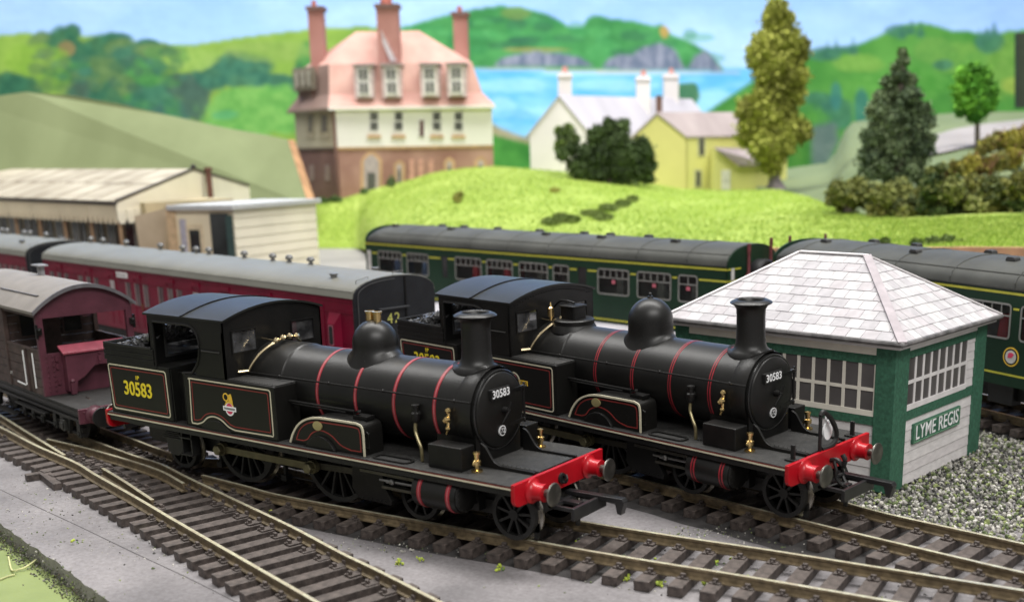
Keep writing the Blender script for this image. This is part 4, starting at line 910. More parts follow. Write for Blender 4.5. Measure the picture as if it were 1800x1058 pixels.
for k in range(8): t.ball((.55, 2.0, 14.6+k*1.6), .28, 6); t.ball((.55, 3.9, 14.6+k*1.6), .26, 6)
for z in (16.5, 21.5, 24): t.box(.2, .9, 4.6, 5.4, z, z+1.6)
tag(t.build('rivet', vanmar, ep), kind='stuff')
lk = [(6.8,14.2),(9.6,14.2),(9.8,17.2),(12.2,18.4),(15.8,21.6),(19.4,21.7),(23.2,18.4),(24.4,17.2),(24.6,14.2),(26.6,14.2),(26.6,27.0),(6.8,27.0)]
t = MB(); t.prism(lk, 0, .2, 3.6); lo = t.build('locker', vanmar, van, bevel=.15)
t = MB(); t.add([(0,5.9,28.9),(0,27.2,28.9),(4.3,27.2,26.9),(4.3,5.9,26.9),(0,5.9,28.2),(0,27.2,28.2),(4.3,27.2,26.3),(4.3,5.9,26.3)], [(0,1,2,3),(7,6,5,4),(0,3,7,4),(1,5,6,2),(3,2,6,7),(0,4,5,1)]); t.build('locker_lid', mat('lid_maroon_lit', (.27,.055,.08), .42, var=.1), lo, bevel=.1)  # lid paler than the van maroon: strong light on its slope is painted in
t = MB(); t.box(3.6,4.6,7.2,8.8,13.4,17); t.ball((4.0,8,17.6),.8,8); t.lathe([(.35,3.6),(.35,4.6)],(0,17.4,23.2),0,8); t.box(3.6,4.3,17,17.8,22,24.6); t.lathe([(.3,3.6),(.3,4.2)],(0,17.4,25.6),0,8); t.build('lamp_bracket', vanmar, lo)
# veranda sides: planks, doorway with white handrails
for i in range(5):
    for (a, b) in ((-28.5,-13.2),(-8.6,-1)):
        t = MB(); t.box(a, b, .35, 1.0, 13.2+i*2.85, 13.2+(i+1)*2.85-.2); t.build('plank', vanbrown, van)
    t = MB(); t.box(-30, -1, VW-1, VW-.35, 13.2+i*2.85, 13.2+(i+1)*2.85-.2); t.build('plank', vanbrown, van)
t = MB(); t.box(-13.2,-8.6,.7,1.1,13.2,27.3); t.box(-13.4,-12.9,.2,.9,13.2,27.6); t.box(-9.1,-8.5,.2,.9,13.2,27.6); t.build('door', vanbrown, van)
for q in (.2, VW-1.2): t = MB(); t.box(-30,-1,q,q+1.0,27.3,28); t.build('waist_rail', vanbrown, van, bevel=.08)
for x in (-13.9, -5.6):
    t = MB(); t.tube([(x,-.1,15.2),(x,-.1,26.6)], .22, 6); t.build('handrail', white, van)
t = MB(); t.tube([(-22,-.1,15.3),(-15.2,-.1,15.0)], .26, 6); t.build('handrail', white, van)
text('lettering', '20 T', white, van, (-28.5, .25, 17.3), 1.5, (PI/2,0,0), ext=.02)
for i in range(9):      # cabin wall boards behind the veranda and along the side
    t = MB(); t.box(-30.6, -30, 1, VW-1, 13.2+i*2.88, 13.2+(i+1)*2.88-.18); t.build('cabin_board', vanbrown, van)
    t = MB(); t.box(-72, -31, .35, 1.0, 13.2+i*2.88, 13.2+(i+1)*2.88-.18); t.build('cabin_board', vanbrown, van)
for (a, b) in ((5.2,10.2),(19.5,26)):
    t = MB(); t.box(-30, -29.7, a, b, 28.5, 36.5); wn = t.build('window', dkglass, van); t = MB(); t.strip([(-29.8,a,28.5),(-29.8,b,28.5),(-29.8,b,36.5),(-29.8,a,36.5)], .6, (1,0,0), .3); t.build('window_frame', vanbrown, wn)
t = MB(); t.box(-30,-29.6,12.5,18.5,13.5,37); t.build('cabin_door', vanbrown, van, bevel=.1)
for q in ((-31.2,-29.2,.0,1.4,13.1,39.4),(-31.2,-29.2,VW-1.4,VW,13.1,39.4),(-29.1,-1.1,.3,1.1,38.3,39.5),(-29.1,-1.1,VW-1.1,VW-.3,38.3,39.5)): t = MB(); t.box(*q); t.build('veranda_frame', vanbrown, van)
for y, s in ((.6,-1), (VW-.6,1)):
    t = MB(); t.box(.5,1.4,y-.9,y+.9,33,35.2); t.box(.3,1.2,y-.35+s*.6,y+.35+s*.6,31.8,36.3); t.ball((1.5,y,34.6),.6,8); t.build('lamp_bracket', black, van, bevel=.1)

# ================================================================== coaches
def coach_section(w_, zlo, ze, zt, n=14, tumble=.5, p=2.3):
    """closed cross-section (y,z), y 0..w"""
    hw = w_/2; side = [(.5,zlo),(.0,zlo+7),(0,ze)]
    arch = []
    for k in range(1, n): a = PI*k/n; c, s_ = math.cos(a), math.sin(a); arch.append((hw - hw*math.copysign(abs(c)**(2/p), c), ze+(zt-ze)*abs(s_)**(2/p)))
    return side, arch, [(w_,ze),(w_,zlo+7),(w_-.5,zlo)]
def maroon_coach(loc, yaw, L, label, detail=True, end42=False):
    root = empty('passenger_coach', loc, rz=yaw, label=label, cat='coach', group='maroon passenger coaches')
    w_, zlo, ze, zt = 35.05, 13.0, 39.9, 45.9
    side, arch, other = coach_section(w_, zlo, ze, zt)
    m = MB(); m.prism([(.45,zlo),(.0,zlo+6),(0,ze),(w_,ze),(w_,zlo+6),(w_-.45,zlo)], 0, -L, -.6); body = m.build('body', maroon, root)
    m = MB(); rp_ = [(-.45, ze-.2)] + arch_out(arch, .35, w_, ze) + [(w_+.45, ze-.2)]
    m.prism(rp_, 0, -L, -.1); roof_ = m.build('roof', cgrey, root, smooth=True, angle=30)
    m = MB(); m.strip([(-L, .2, ze+2.3),(-.3, .2, ze+2.3)], .25, (0,-1,.5), .2, False); m.build('gutter', mat('gutter_pale', (.30,.30,.27), .5), roof_)
    ends = [(.15,zlo),(-.05,zlo+6),(-.05,ze-.2)] + arch_out(arch, .05, w_, ze) + [(w_+.05,ze-.2),(w_+.05,zlo+6),(w_-.15,zlo)]
    m = MB(); m.prism(ends, 0, -.6, .25); endp = m.build('coach_end', mat('end_black', (.012,.013,.016), .42, var=.15, nscale=2, bump=.06, bscale=30), root, bevel=.1)
    m = MB(); m.prism(ends, 0, -L-.4, -L+.4); m.build('coach_end', black, root)
    m = MB(); m.strip([(.25, y, z) for y, z in [(1.7,14)] + [(w_*.5+(y-w_*.5)*.91, ze+(z-ze)*.86) for y, z in [(0,ze)]+arch[:7]]], .3, (1,0,0), .25, False); m.build('end_beading', mat('bead_grey', (.07,.07,.072), .4), endp)
    m = MB(); m.box(.2, 1.7, 9.8, 22.5, 35.0, 35.4); m.box(.2,.9,10,22.3,34.6,35.0); m.build('end_step', mat('step_grey', (.05,.052,.056), .4), endp)
    m = MB(); m.box(.2, .55, 21.5, 22.2, 14, 45.5); m.build('end_rib', black, endp)
    if end42: text('number', '42', mat('lettering_straw', (.62,.62,.16), .5), endp, (.28, 16.3, 31.4), 5.0, (PI/2,0,PI/2), ext=.05, space=1.25)
    for y, s in ((5,0),(w_-5,0)): buffer(root, .3, y, 13.4, 1, base=dark)
    m = MB(); m.box(-L+3, -3, 3, w_-3, 7.5, 13.2); m.build('underframe', dark, root)
    m = MB(); m.box(-L+3,-3,-.9,1.0,10.2,10.8); m.build('footboard', black, root)
    for xb in (-38, -L+38):
        m = MB(); m.box(xb-20, xb+20, 5, 7, 4.5, 9); m.box(xb-3, xb+3, 4.6, 6, 3, 8); m.box(xb-20,xb+20,w_-7,w_-5,4.5,9); m.build('bogie_frame', dark, root)
        for dx in (-15, 15):
            t = MB(); t.lathe([(1e-3,7.6),(6,7.6),(6,9.6),(6.7,9.7),(6.7,10.4),(1e-3,10.4)], (xb+dx,0,6.6), 1, 24, False); t.build('wheel', dark, root, smooth=True)
    # cantrail panel, compartment doors and quarter-lights
    m = MB(); m.strip([(-L, -.02, 34.6),(-1, -.02, 34.6)], .35, (0,-1,0), .18, False); m.strip([(-L, -.02, 38.4),(-1, -.02, 38.4)], .3, (0,-1,0), .2, False); m.strip([(-L,0,24.2),(-1,0,24.2)], .3, (0,-1,0), .15, False); m.build('body_moulding', maroon, body)
    lite = mat('quarterlight', (.085,.05,.055), .2, var=.3, nscale=1, col2=(.16,.12,.12)); pale = mat('pale_blind', (.42,.38,.38), .5)
    if detail:
        win = []
        gs = [(-231.2,'n'),(-200.3,'n'),(-177,'t'),(-153.8,'n'),(-125,'n'),(-104.4,'t'),(-82,'n'),(-53,'n')]
        for g, k in gs:
            if k == 't': win.append((g, 3.6, pale)); continue
            for dx, mt in ((-8.2, lite),(0, lite),(7.6, lite)): win.append((g+dx, 3.6, mt))
        win += [(-31, 3.2, dkglass), (-22, 4.4, dkglass)]
    else:
        win = [(-4-7.5*i, 3.4, lite) for i in range(24)]
    for x, ww, mt in win:
        if x < -L+3: continue
        m = MB(); m.box(x-ww/2, x+ww/2, -.12, .6, 24.9, 34.2); wo = m.build('window', mt, body)
        m = MB(); m.box(x-ww/2-.55, x-ww/2-.1, -.2, .3, 24.7, 34.4); m.build('window_edge', mat('edge_grey_light', (.30,.22,.22), .4), wo)
    if detail:
        for g, k in gs:
            m = MB(); m.strip([(g-2.9,-.02,15),(g-2.9,-.02,38),(g+2.9,-.02,38),(g+2.9,-.02,15)], .22, (0,-1,0), .16, False); m.box(g-3.2,g+3.2,-.5,.1,36.4,37.9); m.build('compartment_door', maroon, body)
            m = MB(); m.tube([(g+3.4,-.3,23),(g+3.4,-.3,26.5)], .2, 6); m.build('door_handle', brass, body)
        m = MB(); m.box(-172,-162,-.3,0,36.0,38.4); rb_ = m.build('roof_board', mat('label_white', (.75,.73,.72), .6), body)
        m = MB()
        for t in range(8): m.box(-171+t*1.05,-170.4+t*1.05,-.4,-.28,36.8,37.5)
        m.build('board_lettering', mat('letter_grey', (.35,.33,.34), .6), rb_)
        # guard's look-out
        m = MB(); m.add([(-14.4,0,34.6),(-7.4,0,34.6),(-7.4,0,17.6),(-14.4,0,17.6),(-12.9,-2.2,30.6),(-8.9,-2.2,30.6),(-8.9,-2.2,22.6),(-12.9,-2.2,22.6)], [(4,5,1,0),(5,6,2,1),(6,7,3,2),(7,4,0,3),(4,7,6,5),(0,1,2,3)]); dk = m.build('lookout', maroon, body, bevel=.15)
        m = MB(); m.prism(roundpoly([(-11.9,23.6),(-9.9,23.6),(-9.9,29.9),(-11.9,29.9)], .7), 1, -2.35, -2.15); m.build('window', dkglass, dk)
        m = MB(); m.prism(roundpoly([(-12.3,23.2),(-9.5,23.2),(-9.5,30.3),(-12.3,30.3)], .8), 1, -2.26, -2.1); m.build('window_frame', mat('frame_rose', (.33,.10,.14), .5), dk)
        m = MB(); m.strip([(-36,-.02,36.5),(-17.5,-.02,36.5),(-17.5,-.02,16)], .3, (0,-1,0), .2, False); m.build('double_door', maroon, body)
    # roof ventilators
    vs_ = ([-243,-230,-206,-173,-153,-141.5,-131,-103,-82,-70.5,-56] if detail else [-27,-48,-56,-80,-87,-107,-130])
    proto = None
    for i, x in enumerate(vs_):
        if proto is None:
            m = MB(); m.lathe([(.95,0),(.95,.6),(.6,.7),(.6,1.0),(1.35,1.2),(1.5,1.9),(1.0,2.7),(1e-3,2.95)], (0,0,0), 2, 12, False); proto = m.build('roof_vent', mat('vent_steel', (.17,.17,.165), .4, .4, var=.3), roof_, smooth=True); proto.location = Vector((x, 22.0, zt+.35))*S
        else: inst(proto, (x, 22.0, zt+.35), parent=roof_)
    m = MB(); m.lathe([(1.1,-.4),(1.1,1.2),(1.5,1.3),(1.5,1.8),(1e-3,1.9)], (0,0,0), 2, 12, False); o = m.build('lamp_top', mat('vent_steel', (.17,.17,.165), .4, .4), roof_, smooth=True); o.location = Vector((-25.5, 29.0, zt-1.3))*S
    o2 = inst(o, (-19.5, 6.5, zt-1.2), parent=roof_)
    m = MB()
    for (a, b, zz) in ((3.5,8.5,44.3),(18,22.5,46.3)): m.tube([(-1.2-(a<10)*1.5,a,zz-.5+(a>10)*.4),(-1.2-(a<10)*1.5,a,zz+1.0),(-1.2-(a<10)*1.5,b,zz+2.0-(a>10)*1.0),(-1.2-(a<10)*1.5,b,zz+.6)], .14, 5)
    m.build('roof_rail', mat('wire_grey', (.12,.12,.12), .4, .5), roof_)
    return root
def arch_out(arch, o, w_, ze):
    out = []
    for y, z in arch: v = Vector((y-w_/2, (z-ze)+3)); v2 = v.normalized()*o; out.append((y+v2.x, z+v2.y))
    return out
c1 = maroon_coach((-128.2, 66.0, 0), -.1636, 249, 'maroon coach with number 42 on its black end, behind the rear locomotive', True, True)
c2 = maroon_coach((-394.9, 110.6, 0), -.172, 200, 'second maroon coach, cut off by the left edge of the picture', False)

# ------------------------------------------------------------------ green railcars
def railcar(P, L, label, xl, windows, kind):
    root = empty('railcar', (P[0], P[1], P[3]), rz=P[2], label=label, cat='railcar', group='green diesel railcars')
    w_, zlo, ze, zt = 35.0, 12.0, 41.6, 49.3
    side, arch, other = coach_section(w_, zlo, ze, zt, p=2.25)
    xr = xl+L
    # body shell as bars round real window openings
    ops = sorted(windows, key=lambda t: t[0]); m = MB(); x = xl
    zb = 26.6; ztp = 37.2
    m.box(xl, xr, .2, 1.0, zlo, zb); m.box(xl, xr, .2, 1.0, ztp, ze)
    for (a, b, k) in ops:
        m.box(x, a, .2, 1.0, zb, ztp); x = b
    m.box(x, xr, .2, 1.0, zb, ztp); m.box(xl, xr, w_-1, w_-.2, zlo, ze); m.box(xl, xr, 1, w_-1, zlo, zlo+1)
    body = m.build('body', green, root)
    ends = [(.2,zlo),(.2,ze)] + arch + [(w_-.2,ze),(w_-.2,zlo)]
    for x in (xl-.01, xr-.8):
        m = MB(); m.prism(ends, 0, x, x+.81); m.build('end', green, root)
    n = 16
    m = MB(); rp_ = [(-.1, ze)] + arch_out(arch, .3, w_, ze) + [(w_+.1, ze)]; m.prism(rp_, 0, xl+(10 if kind == 1 else 8), xr-.4)
    # domed far end
    sec = rp_; q = 6; vs = []; fs = []
    for i in range(q+1):
        t = i/q; x = xl+(10 if kind == 1 else 8)*(1-math.sin(t*PI/2)); sc = math.cos(t*PI/2)**.6 if t < 1 else .02
        for (y, z) in sec: vs.append((x, w_/2+(y-w_/2)*(1-.10*(1-sc)), ze+(z-ze)*max(sc,.25)))
    k_ = len(sec)
    for i in range(q):
        for j in range(k_-1): fs.append((i*k_+j, i*k_+j+1, (i+1)*k_+j+1, (i+1)*k_+j))
    fs.append(tuple(q*k_+j for j in range(k_))); m.add(vs, fs)
    roof_ = m.build('roof', dmuroof, root, smooth=True, angle=30)
    for i in range(int(L/26)):
        x = xr-20-i*26
        if x < xl+14: break
        m = MB(); pts = [(x, y, z) for y, z in [(-.1,ze)]+arch_out(arch, .36, w_, ze)]; m.tube(pts, .22, 5); m.build('roof_rib', dmuroof, roof_)
    m = MB(); m.strip([(xl+2,.1,ze+.4),(xr-.5,.1,ze+.4)], .4, (0,-1,0), .35, False); m.strip([(xl+12, 2.4, ze+4.6),(xr-.5,2.4,ze+4.6)], .25, (0,-.8,.6), .3, False); m.build('gutter', dmuroof, roof_)
    m = MB(); m.strip([(xl,.2,40.6),(xr,.2,40.6)], .75, (0,-1,0), .08, False)
    x = xl
    for (a, b, k) in ops: m.strip([(x,.2,36.0),(a-.9,.2,36.0)], .65, (0,-1,0), .08, False); x = b+.9
    m.strip([(x,.2,36.0),(xr,.2,36.0)], .65, (0,-1,0), .08, False); m.strip([(xl,.2,15.6),(xr,.2,15.6)], .6, (0,-1,0), .08, False)
    if kind == 1: m.strip([(xr+.02,.3,40.6),(xr+.02,9.2,40.6)], .6, (1,0,0), .08, False); m.strip([(xr+.02,.3,36.0),(xr+.02,9.2,36.0)], .55, (1,0,0), .08, False)
    m.build('lining_line', lime, body)
    for (a, b, k) in ops:
        m = MB()
        if k == 'w' or k[0] == 's':
            rp = roundpoly([(a,zb),(b,zb),(b,ztp),(a,ztp)], 1.3, 4); m.strip([(x_,.16,z_) for x_,z_ in rp], .6, (0,-1,0), .12); fr_ = m.build('window', alu, body)
            k2 = MB(); k2.prism(rp, 1, .45, .6); k2.build('pane', glass, fr_)
            k2 = MB(); zm = ztp-3.6; k2.box(a, b, .1, .55, zm-.22, zm+.22); nb_ = 1 if b-a < 12 else 4
            for i in range(nb_): xx = a+(b-a)*(i+1)/(nb_+1); k2.box(xx-.15, xx+.15, .1, .55, zm, ztp)
            k2.build('top_light', alu, fr_)
            if kind == 1 and a > -80:
                k2 = MB(); k2.box((a+b)/2-.9,(a+b)/2+.9,.25,.4,zm-2.4,zm-.9); k2.build('window_label', mat('label_pink', (.5,.12,.16), .6), fr_)
            # seats behind
            smt = seatb if a < -180 else (seatr if (kind == 2 or a < -120) else mat('seat_grey', (.10,.11,.09), .7, var=.3))
            k2 = MB(); xm = (a+b)/2+((b-a)*.16 if kind == 2 else 0); k2.prism(roundpoly([(xm-2.6,20),(xm+2.6,20),(xm+2.2,33.5),(xm-.6,33.5)], 1), 1, 4, 14); k2.build('seat', smt, root)
        elif k == 'd':
            m.box(a, b, .35, .6, zb, ztp); m.build('window', dkglass, body)
        elif k == 'p':
            m.box(a, b, .15, .6, zb, ztp); m.build('door_pillar', mat('pillar_pale', (.5,.49,.46), .5), body)
    m = MB(); m.box(xl+1, xr-1, 1.2, w_-1.2, zlo+1.1, zlo+7); m.box(xl+1, xr-1, 16.5, 18, zlo+1, ze+2); m.build('interior', inter, root)
    m = MB(); m.box(xl+4, xr-4, 4, w_-4, 7, zlo); 
    m.build('underframe', dark, root)
    m = MB()
    for i in range(9): x = xl+45+i*16; m.box(x, x+10, 2, 6, 5.5, zlo)
    m.build('underfloor_box', dark, root, bevel=.3)
    for xb in (xl+32, xr-32):
        m = MB(); m.box(xb-20, xb+20, 5, 7, 4, 8.5); m.box(xb-4, xb+4, 4, 6, 3, 8); m.build('bogie_frame', dark, root)
        for dx in (-13, 13): t = MB(); t.lathe([(1e-3,7.6),(6,7.6),(6,9.6),(6.7,9.7),(6.7,10.4),(1e-3,10.4)], (xb+dx,0,6.6), 1, 24, False); t.build('wheel', dark, root, smooth=True)
    # roof vents: shell ventilators in two rows
    m = MB(); m.prism([(-2.0,0),(2.0,0),(1.7,.9),(1.2,1.3),(-1.2,1.3),(-1.7,.9)], 1, -1.3, 1.3); pv = m.build('roof_vent', mat('vent_dark', (.03,.03,.03), .5), roof_, bevel=.15)
    first = True
    vl = ((-246,24),(-222,11),(-200,24),(-178,11),(-183,24),(-158,24),(-129,24),(-100,24),(-112,11),(-78,11),(-62,24),(-84,24),(-37,11)) if kind == 1 else ((-74,11),(-62,24),(-25,9),(-4,22),(15,11),(30,24),(-40,24))
    for x, y in vl:
        if not xl+6 < x < xr-4: continue
        q_ = (y-w_/2)/(w_/2); z = ze+(zt-ze)*(1-abs(q_)**2.25)**(1/2.25)+.15
        if first: pv.location = Vector((x,y,z))*S; first = False
        else: inst(pv, (x,y,z), parent=roof_)
    return root, body
r1, b1 = railcar(D1, 232, 'green railcar with maroon exhaust pipes on its end, left of the signal box roof', -235,
    [(-233.5,-230.5,'p'),(-224,-205,'w'),(-200.5,-184,'w'),(-173.5,-169.5,'d'),(-163.4,-145,'w'),(-141,-123.7,'w'),(-119,-101,'w'),(-97.3,-88,'w'),(-82.3,-77.5,'d'),(-70.6,-53.3,'w'),(-48.5,-31,'w'),(-26.8,-17.6,'w')], 1)
# exhausts, gangway and label on the end of the first railcar
for y in (11.5, 27):
    m = MB(); m.lathe([(1.35,20),(1.35,37.6),(.9,38.4),(.62,39),(.6,46.5+(y>20)*2),(.75,46.6+(y>20)*2),(.75,50+(y>20)*1.4),(.5,50+(y>20)*1.4)], (-.9, y, 0), 2, 14); m.build('exhaust_pipe', exm, r1, smooth=True)
m = MB(); m.lathe([(1e-3,-3),(6.6,-3),(6.9,-2.4),(6.9,1.8),(6.2,2.4),(4.6,2.4),(4.4,-1.5),(1e-3,-1.5)], (0, 20.3, 36.6), 0, 26, False); m.build('gangway', mat('gangway_black', (.012,.012,.013), .5), r1, smooth=True)
m = MB(); m.box(-3.1, -2.8, 2.6, 4.6, 36.2, 41.0); m.build('end_label', mat('label_grey', (.55,.54,.52), .6), r1)
r2, b2 = railcar(D2, 190, 'green railcar with round crest on its side, right of the signal box', -92,
    [(-70,-52,'w'),(-45,-28,'w'),(-20,-2,'w'),(6.5,25.2,'w'),(29.2,46,'w'),(52,70,'w'),(76,92,'w')], 2)
for y in (9, 27): m = MB(); m.lathe([(.6,20),(.6,50.5),(.4,50.5)], (-93.4, y, 0), 2, 12); m.build('exhaust_pipe', exm, r2, smooth=True)
k = MB(); n = 28; cx_, cz_ = 26.6, 21.3; ring = lambda r: [(cx_+r*math.cos(2*PI*t/n), cz_+r*math.sin(2*PI*t/n)) for t in range(n)]
k.prism(ring(3.0), 1, .1, .25); cr_ = k.build('crest', mat('crest_gold', (.5,.42,.1), .5), b2)
k = MB(); k.prism(ring(2.55), 1, .05, .12); k.build('crest_ring', dark, cr_); k = MB(); k.prism(ring(2.05), 1, .0, .07); k.build('crest_face', mat('label_grey', (.55,.54,.52), .6), cr_)
k = MB(); k.prism(roundpoly([(cx_-1.2,cz_-.4),(cx_+.4,cz_-.3),(cx_+1.3,cz_+.9),(cx_+.2,cz_+1.4),(cx_-.9,cz_+1.1)], .3), 1, -.05, .02); k.build('crest_lion', mat('crest_red', (.5,.05,.08), .5), cr_)

k = MB(); P = [fr(D1,-250,-30,0), fr(D1,4,-30,0), fr(D1,4,-.9,0), fr(D1,-250,-.9,0)]; k.prism([(p.x,p.y) for p in P], 2, -3.9, 14.2)
tag(k.build('platform', mat('platform_lilac', (.38,.37,.40), .8, var=.08, nscale=.5, bump=.1)), kind='structure')
# ================================================================== scenery behind the railway
def poly3(name, pts, mt, parent=None, smooth=False):
    k = MB(); k.add(pts, [tuple(range(len(pts)))]); return k.build(name, mt, parent, smooth)
def prismw(k, pts, off):
    """world-space outline pushed back by vector off"""
    n = len(pts); pts = [Vector(p) for p in pts]; off = Vector(off)
    k.add(pts+[p+off for p in pts], [tuple(range(n)), tuple(range(2*n-1,n-1,-1))]+[(i,i+n,(i+1)%n+n,(i+1)%n) for i in range(n)])
# ---- painted backdrop, a flat board behind everything
BD = 1500.0
bd = empty('painted_backdrop', tuple(at(996, 300, BD+8)), label='painted backdrop board of hills, bay and blue sky behind the layout', cat='backdrop')
bdinv = Vector(bd.location)/S
PQ = lambda c: tuple(round(v*40)/40 if v > .06 else round(v*100)/100 for v in c)
def paint(name, pts, c1, c2, lay, ns=.12, smoothn=0, sc=(1,1,1), rough=.8, detail=6):
    if name == 'brush_dab': c1, c2 = PQ(c1), PQ(c2)
    P = [at(x, y, BD - lay*.8) for x, y in (crv2(pts, smoothn) if smoothn else pts)]
    P = [p-bdinv for p in P]; n = 'paint_%s_%s' % (name, '%02x%02x%02x' % tuple(int(c*255) for c in c1)) if name != 'brush_dab' else 'brush_%s_%s' % ('%02x%02x%02x' % tuple(int(c*255) for c in c1), '%02x%02x%02x' % tuple(int(c*255) for c in c2))
    return poly3(name, P, mat(n, c1, rough, col2=c2, nscale=ns, detail=detail, sc=sc), bd)
def crv2(pts, n):
    m_ = len(pts); out = []
    for i in range(m_):
        a,b,c,d = [Vector(pts[(i+k) % m_]) for k in (-1,0,1,2)]
        for k in range(n):
            t = k/n; out.append(tuple(.5*((2*b)+(c-a)*t+(2*a-5*b+4*c-d)*t*t+(3*b-3*c+d-a)*t**3)))
    return out
k = MB(); q = [at(x, y, BD) - bdinv for x, y in ((-900,-700),(2700,-700),(2700,900),(-900,900))]; prismw(k, q, HF*10); k.build('board', mat('board_back', (.4,.38,.33), .8), bd)
# the picture itself: soft acrylic-like paint laid on the board, stored as a colour attribute
import numpy as np
def axis_(lo, a, b_, hi, fine, coarse): return np.array(list(range(lo, a, coarse)) + list(range(a, b_, fine)) + list(range(b_, hi+1, coarse)), float)
GX = axis_(-900, -120, 1920, 2700, 3, 60); GY = axis_(-700, -40, 420, 900, 3, 60)
XX, YY = np.meshgrid(GX, GY); IMG = np.zeros(XX.shape+(3,)); rg_ = np.random.RandomState(5)
def vnoise(sx, sy, seed):
    r = np.random.RandomState(seed).rand(64, 64); u = (XX/sx) % 63; v = (YY/sy) % 63; i = u.astype(int); j = v.astype(int); fu = u-i; fv = v-j; fu = fu*fu*(3-2*fu); fv = fv*fv*(3-2*fv)
    return (r[j,i]*(1-fu)+r[j,i+1]*fu)*(1-fv)+(r[j+1,i]*(1-fu)+r[j+1,i+1]*fu)*fv
def fbm(s, seed, an=1.0): return vnoise(s, s*an, seed)*.5+vnoise(s/2.1, s*an/2.1, seed+1)*.3+vnoise(s/4.3, s*an/4.3, seed+2)*.2
def blur(m, n):
    for _ in range(n):
        m = (np.roll(m,1,0)+m*2+np.roll(m,-1,0))/4; m = (np.roll(m,1,1)+m*2+np.roll(m,-1,1))/4
    return m
def pmask(pts, soft=1):
    m = np.zeros(XX.shape, bool); n = len(pts)
    for i in range(n):
        (x1, y1), (x2, y2) = pts[i], pts[(i+1) % n]
        if y1 == y2: continue
        c = ((YY >= min(y1,y2)) & (YY < max(y1,y2))) & (XX < (x2-x1)*(YY-y1)/(y2-y1)+x1); m ^= c
    return blur(m.astype(float), soft)
def lay(mask, c1, c2, s=40, seed=1, an=1.0, k=1.0):
    global IMG
    t = np.clip((fbm(s, seed, an)-.3)/.4, 0, 1)[...,None]; col = np.array(c1)*(1-t)+np.array(c2)*t; a = (mask*k)[...,None]; IMG = IMG*(1-a)+col*a
def blob(cx, cy, rx, ry, c1, c2, k=.92, edge=.4):
    q = np.sqrt(((XX-cx)/rx)**2+((YY-cy)/ry)**2)+(fbm(24, int(cx)%50)-.5)*.5; m = np.clip((1-q)/edge+.3, 0, 1); m = m*m*(3-2*m); lay(m, c1, c2, 14, int(cy)%40+3, 1, k)
t_ = np.clip((YY+30)/150, 0, 1)[...,None]; IMG = np.array((.24,.43,.90))*(1-t_)+np.array((.38,.62,.92))*t_
m_ = np.clip(fbm(170, 3, .45)*2.2-.75, 0, 1); lay(m_, (.50,.73,.94), (.46,.68,.93), 60, 7, .4, .55)
lay(np.clip((XX-1300)/500, 0, 1), (.25,.42,.88), (.31,.50,.92), 90, 8, .4, .6); lay(np.clip((350-XX)/500, 0, 1), (.27,.43,.90), (.36,.54,.92), 90, 9, .4, .5)
G1 = ((.15,.30,.035), (.24,.40,.06)); G2 = ((.035,.19,.04), (.07,.27,.06)); G3 = ((.010,.095,.05), (.025,.145,.072)); G4 = ((.08,.27,.04), (.14,.35,.07)); GT = ((.015,.11,.072),(.04,.175,.105)); GM = ((.07,.16,.05),(.12,.22,.07)); GB = ((.03,.08,.06),(.05,.12,.085))
# left hills and woods
lay(pmask([(-900,90),(-300,75),(-60,68),(0,62),(40,58),(70,60),(90,60),(110,52),(130,46),(142,62),(200,64),(235,78),(260,72),(300,78),(330,80),(420,66),(500,56),(560,50),(640,46),(760,60),(800,330),(-900,330)]), *G1, 70, 11)
for q in ((300,60,.9,330),(100,56,.95,120)): pass
for (cx, cy, rx, ry, g) in ((40,160,46,30,G3),(10,150,40,26,G3),(75,75,26,20,GM),(110,78,32,32,G3),(128,56,16,16,G3),(135,110,40,44,G3),(118,86,16,14,((.16,.14,.05),(.22,.18,.07))),(185,84,48,26,G3),(205,68,26,12,G3),(215,84,36,18,GM),(230,120,60,44,GT),(175,140,50,40,GM),(262,78,22,10,G3),(270,90,40,14,GM),(150,165,36,24,GB),(205,170,50,34,G3),(250,150,40,40,G2),(275,180,50,36,GT),(305,200,36,24,((.02,.13,.10),(.05,.19,.14))),(150,125,14,12,GT),(95,140,34,24,((.07,.20,.03),(.12,.26,.04))),(220,150,18,18,GM),(320,150,34,22,GB),(345,150,40,26,GB),(345,180,26,36,GB),(375,130,36,28,GT),(410,112,40,22,GT),(445,118,40,22,GT),(485,145,46,16,GT),(430,140,50,16,GT),(540,110,20,40,G2),(525,165,16,60,G3)):
    blob(cx, cy, rx, ry, *g)
blob(335, 104, 52, 22, (.20,.36,.06), (.27,.43,.09)); blob(60, 105, 60, 30, (.17,.34,.03), (.24,.42,.05), .8); blob(470, 90, 90, 20, (.18,.32,.06), (.25,.38,.09), .6)
blob(455, 195, 100, 48, (.10,.33,.06), (.17,.42,.09), .95, .25); blob(395, 203, 26, 9, (.06,.30,.12), (.09,.36,.15), .7); blob(330, 185, 30, 30, *GB, .5)
for i in range(90):
    x = rg_.uniform(60, 330); y = rg_.uniform(90, 215); c = (G3, GT, GM, G2, GB)[rg_.randint(5)]; blob(x, y, rg_.uniform(8,22), rg_.uniform(6,14), *c, .45)
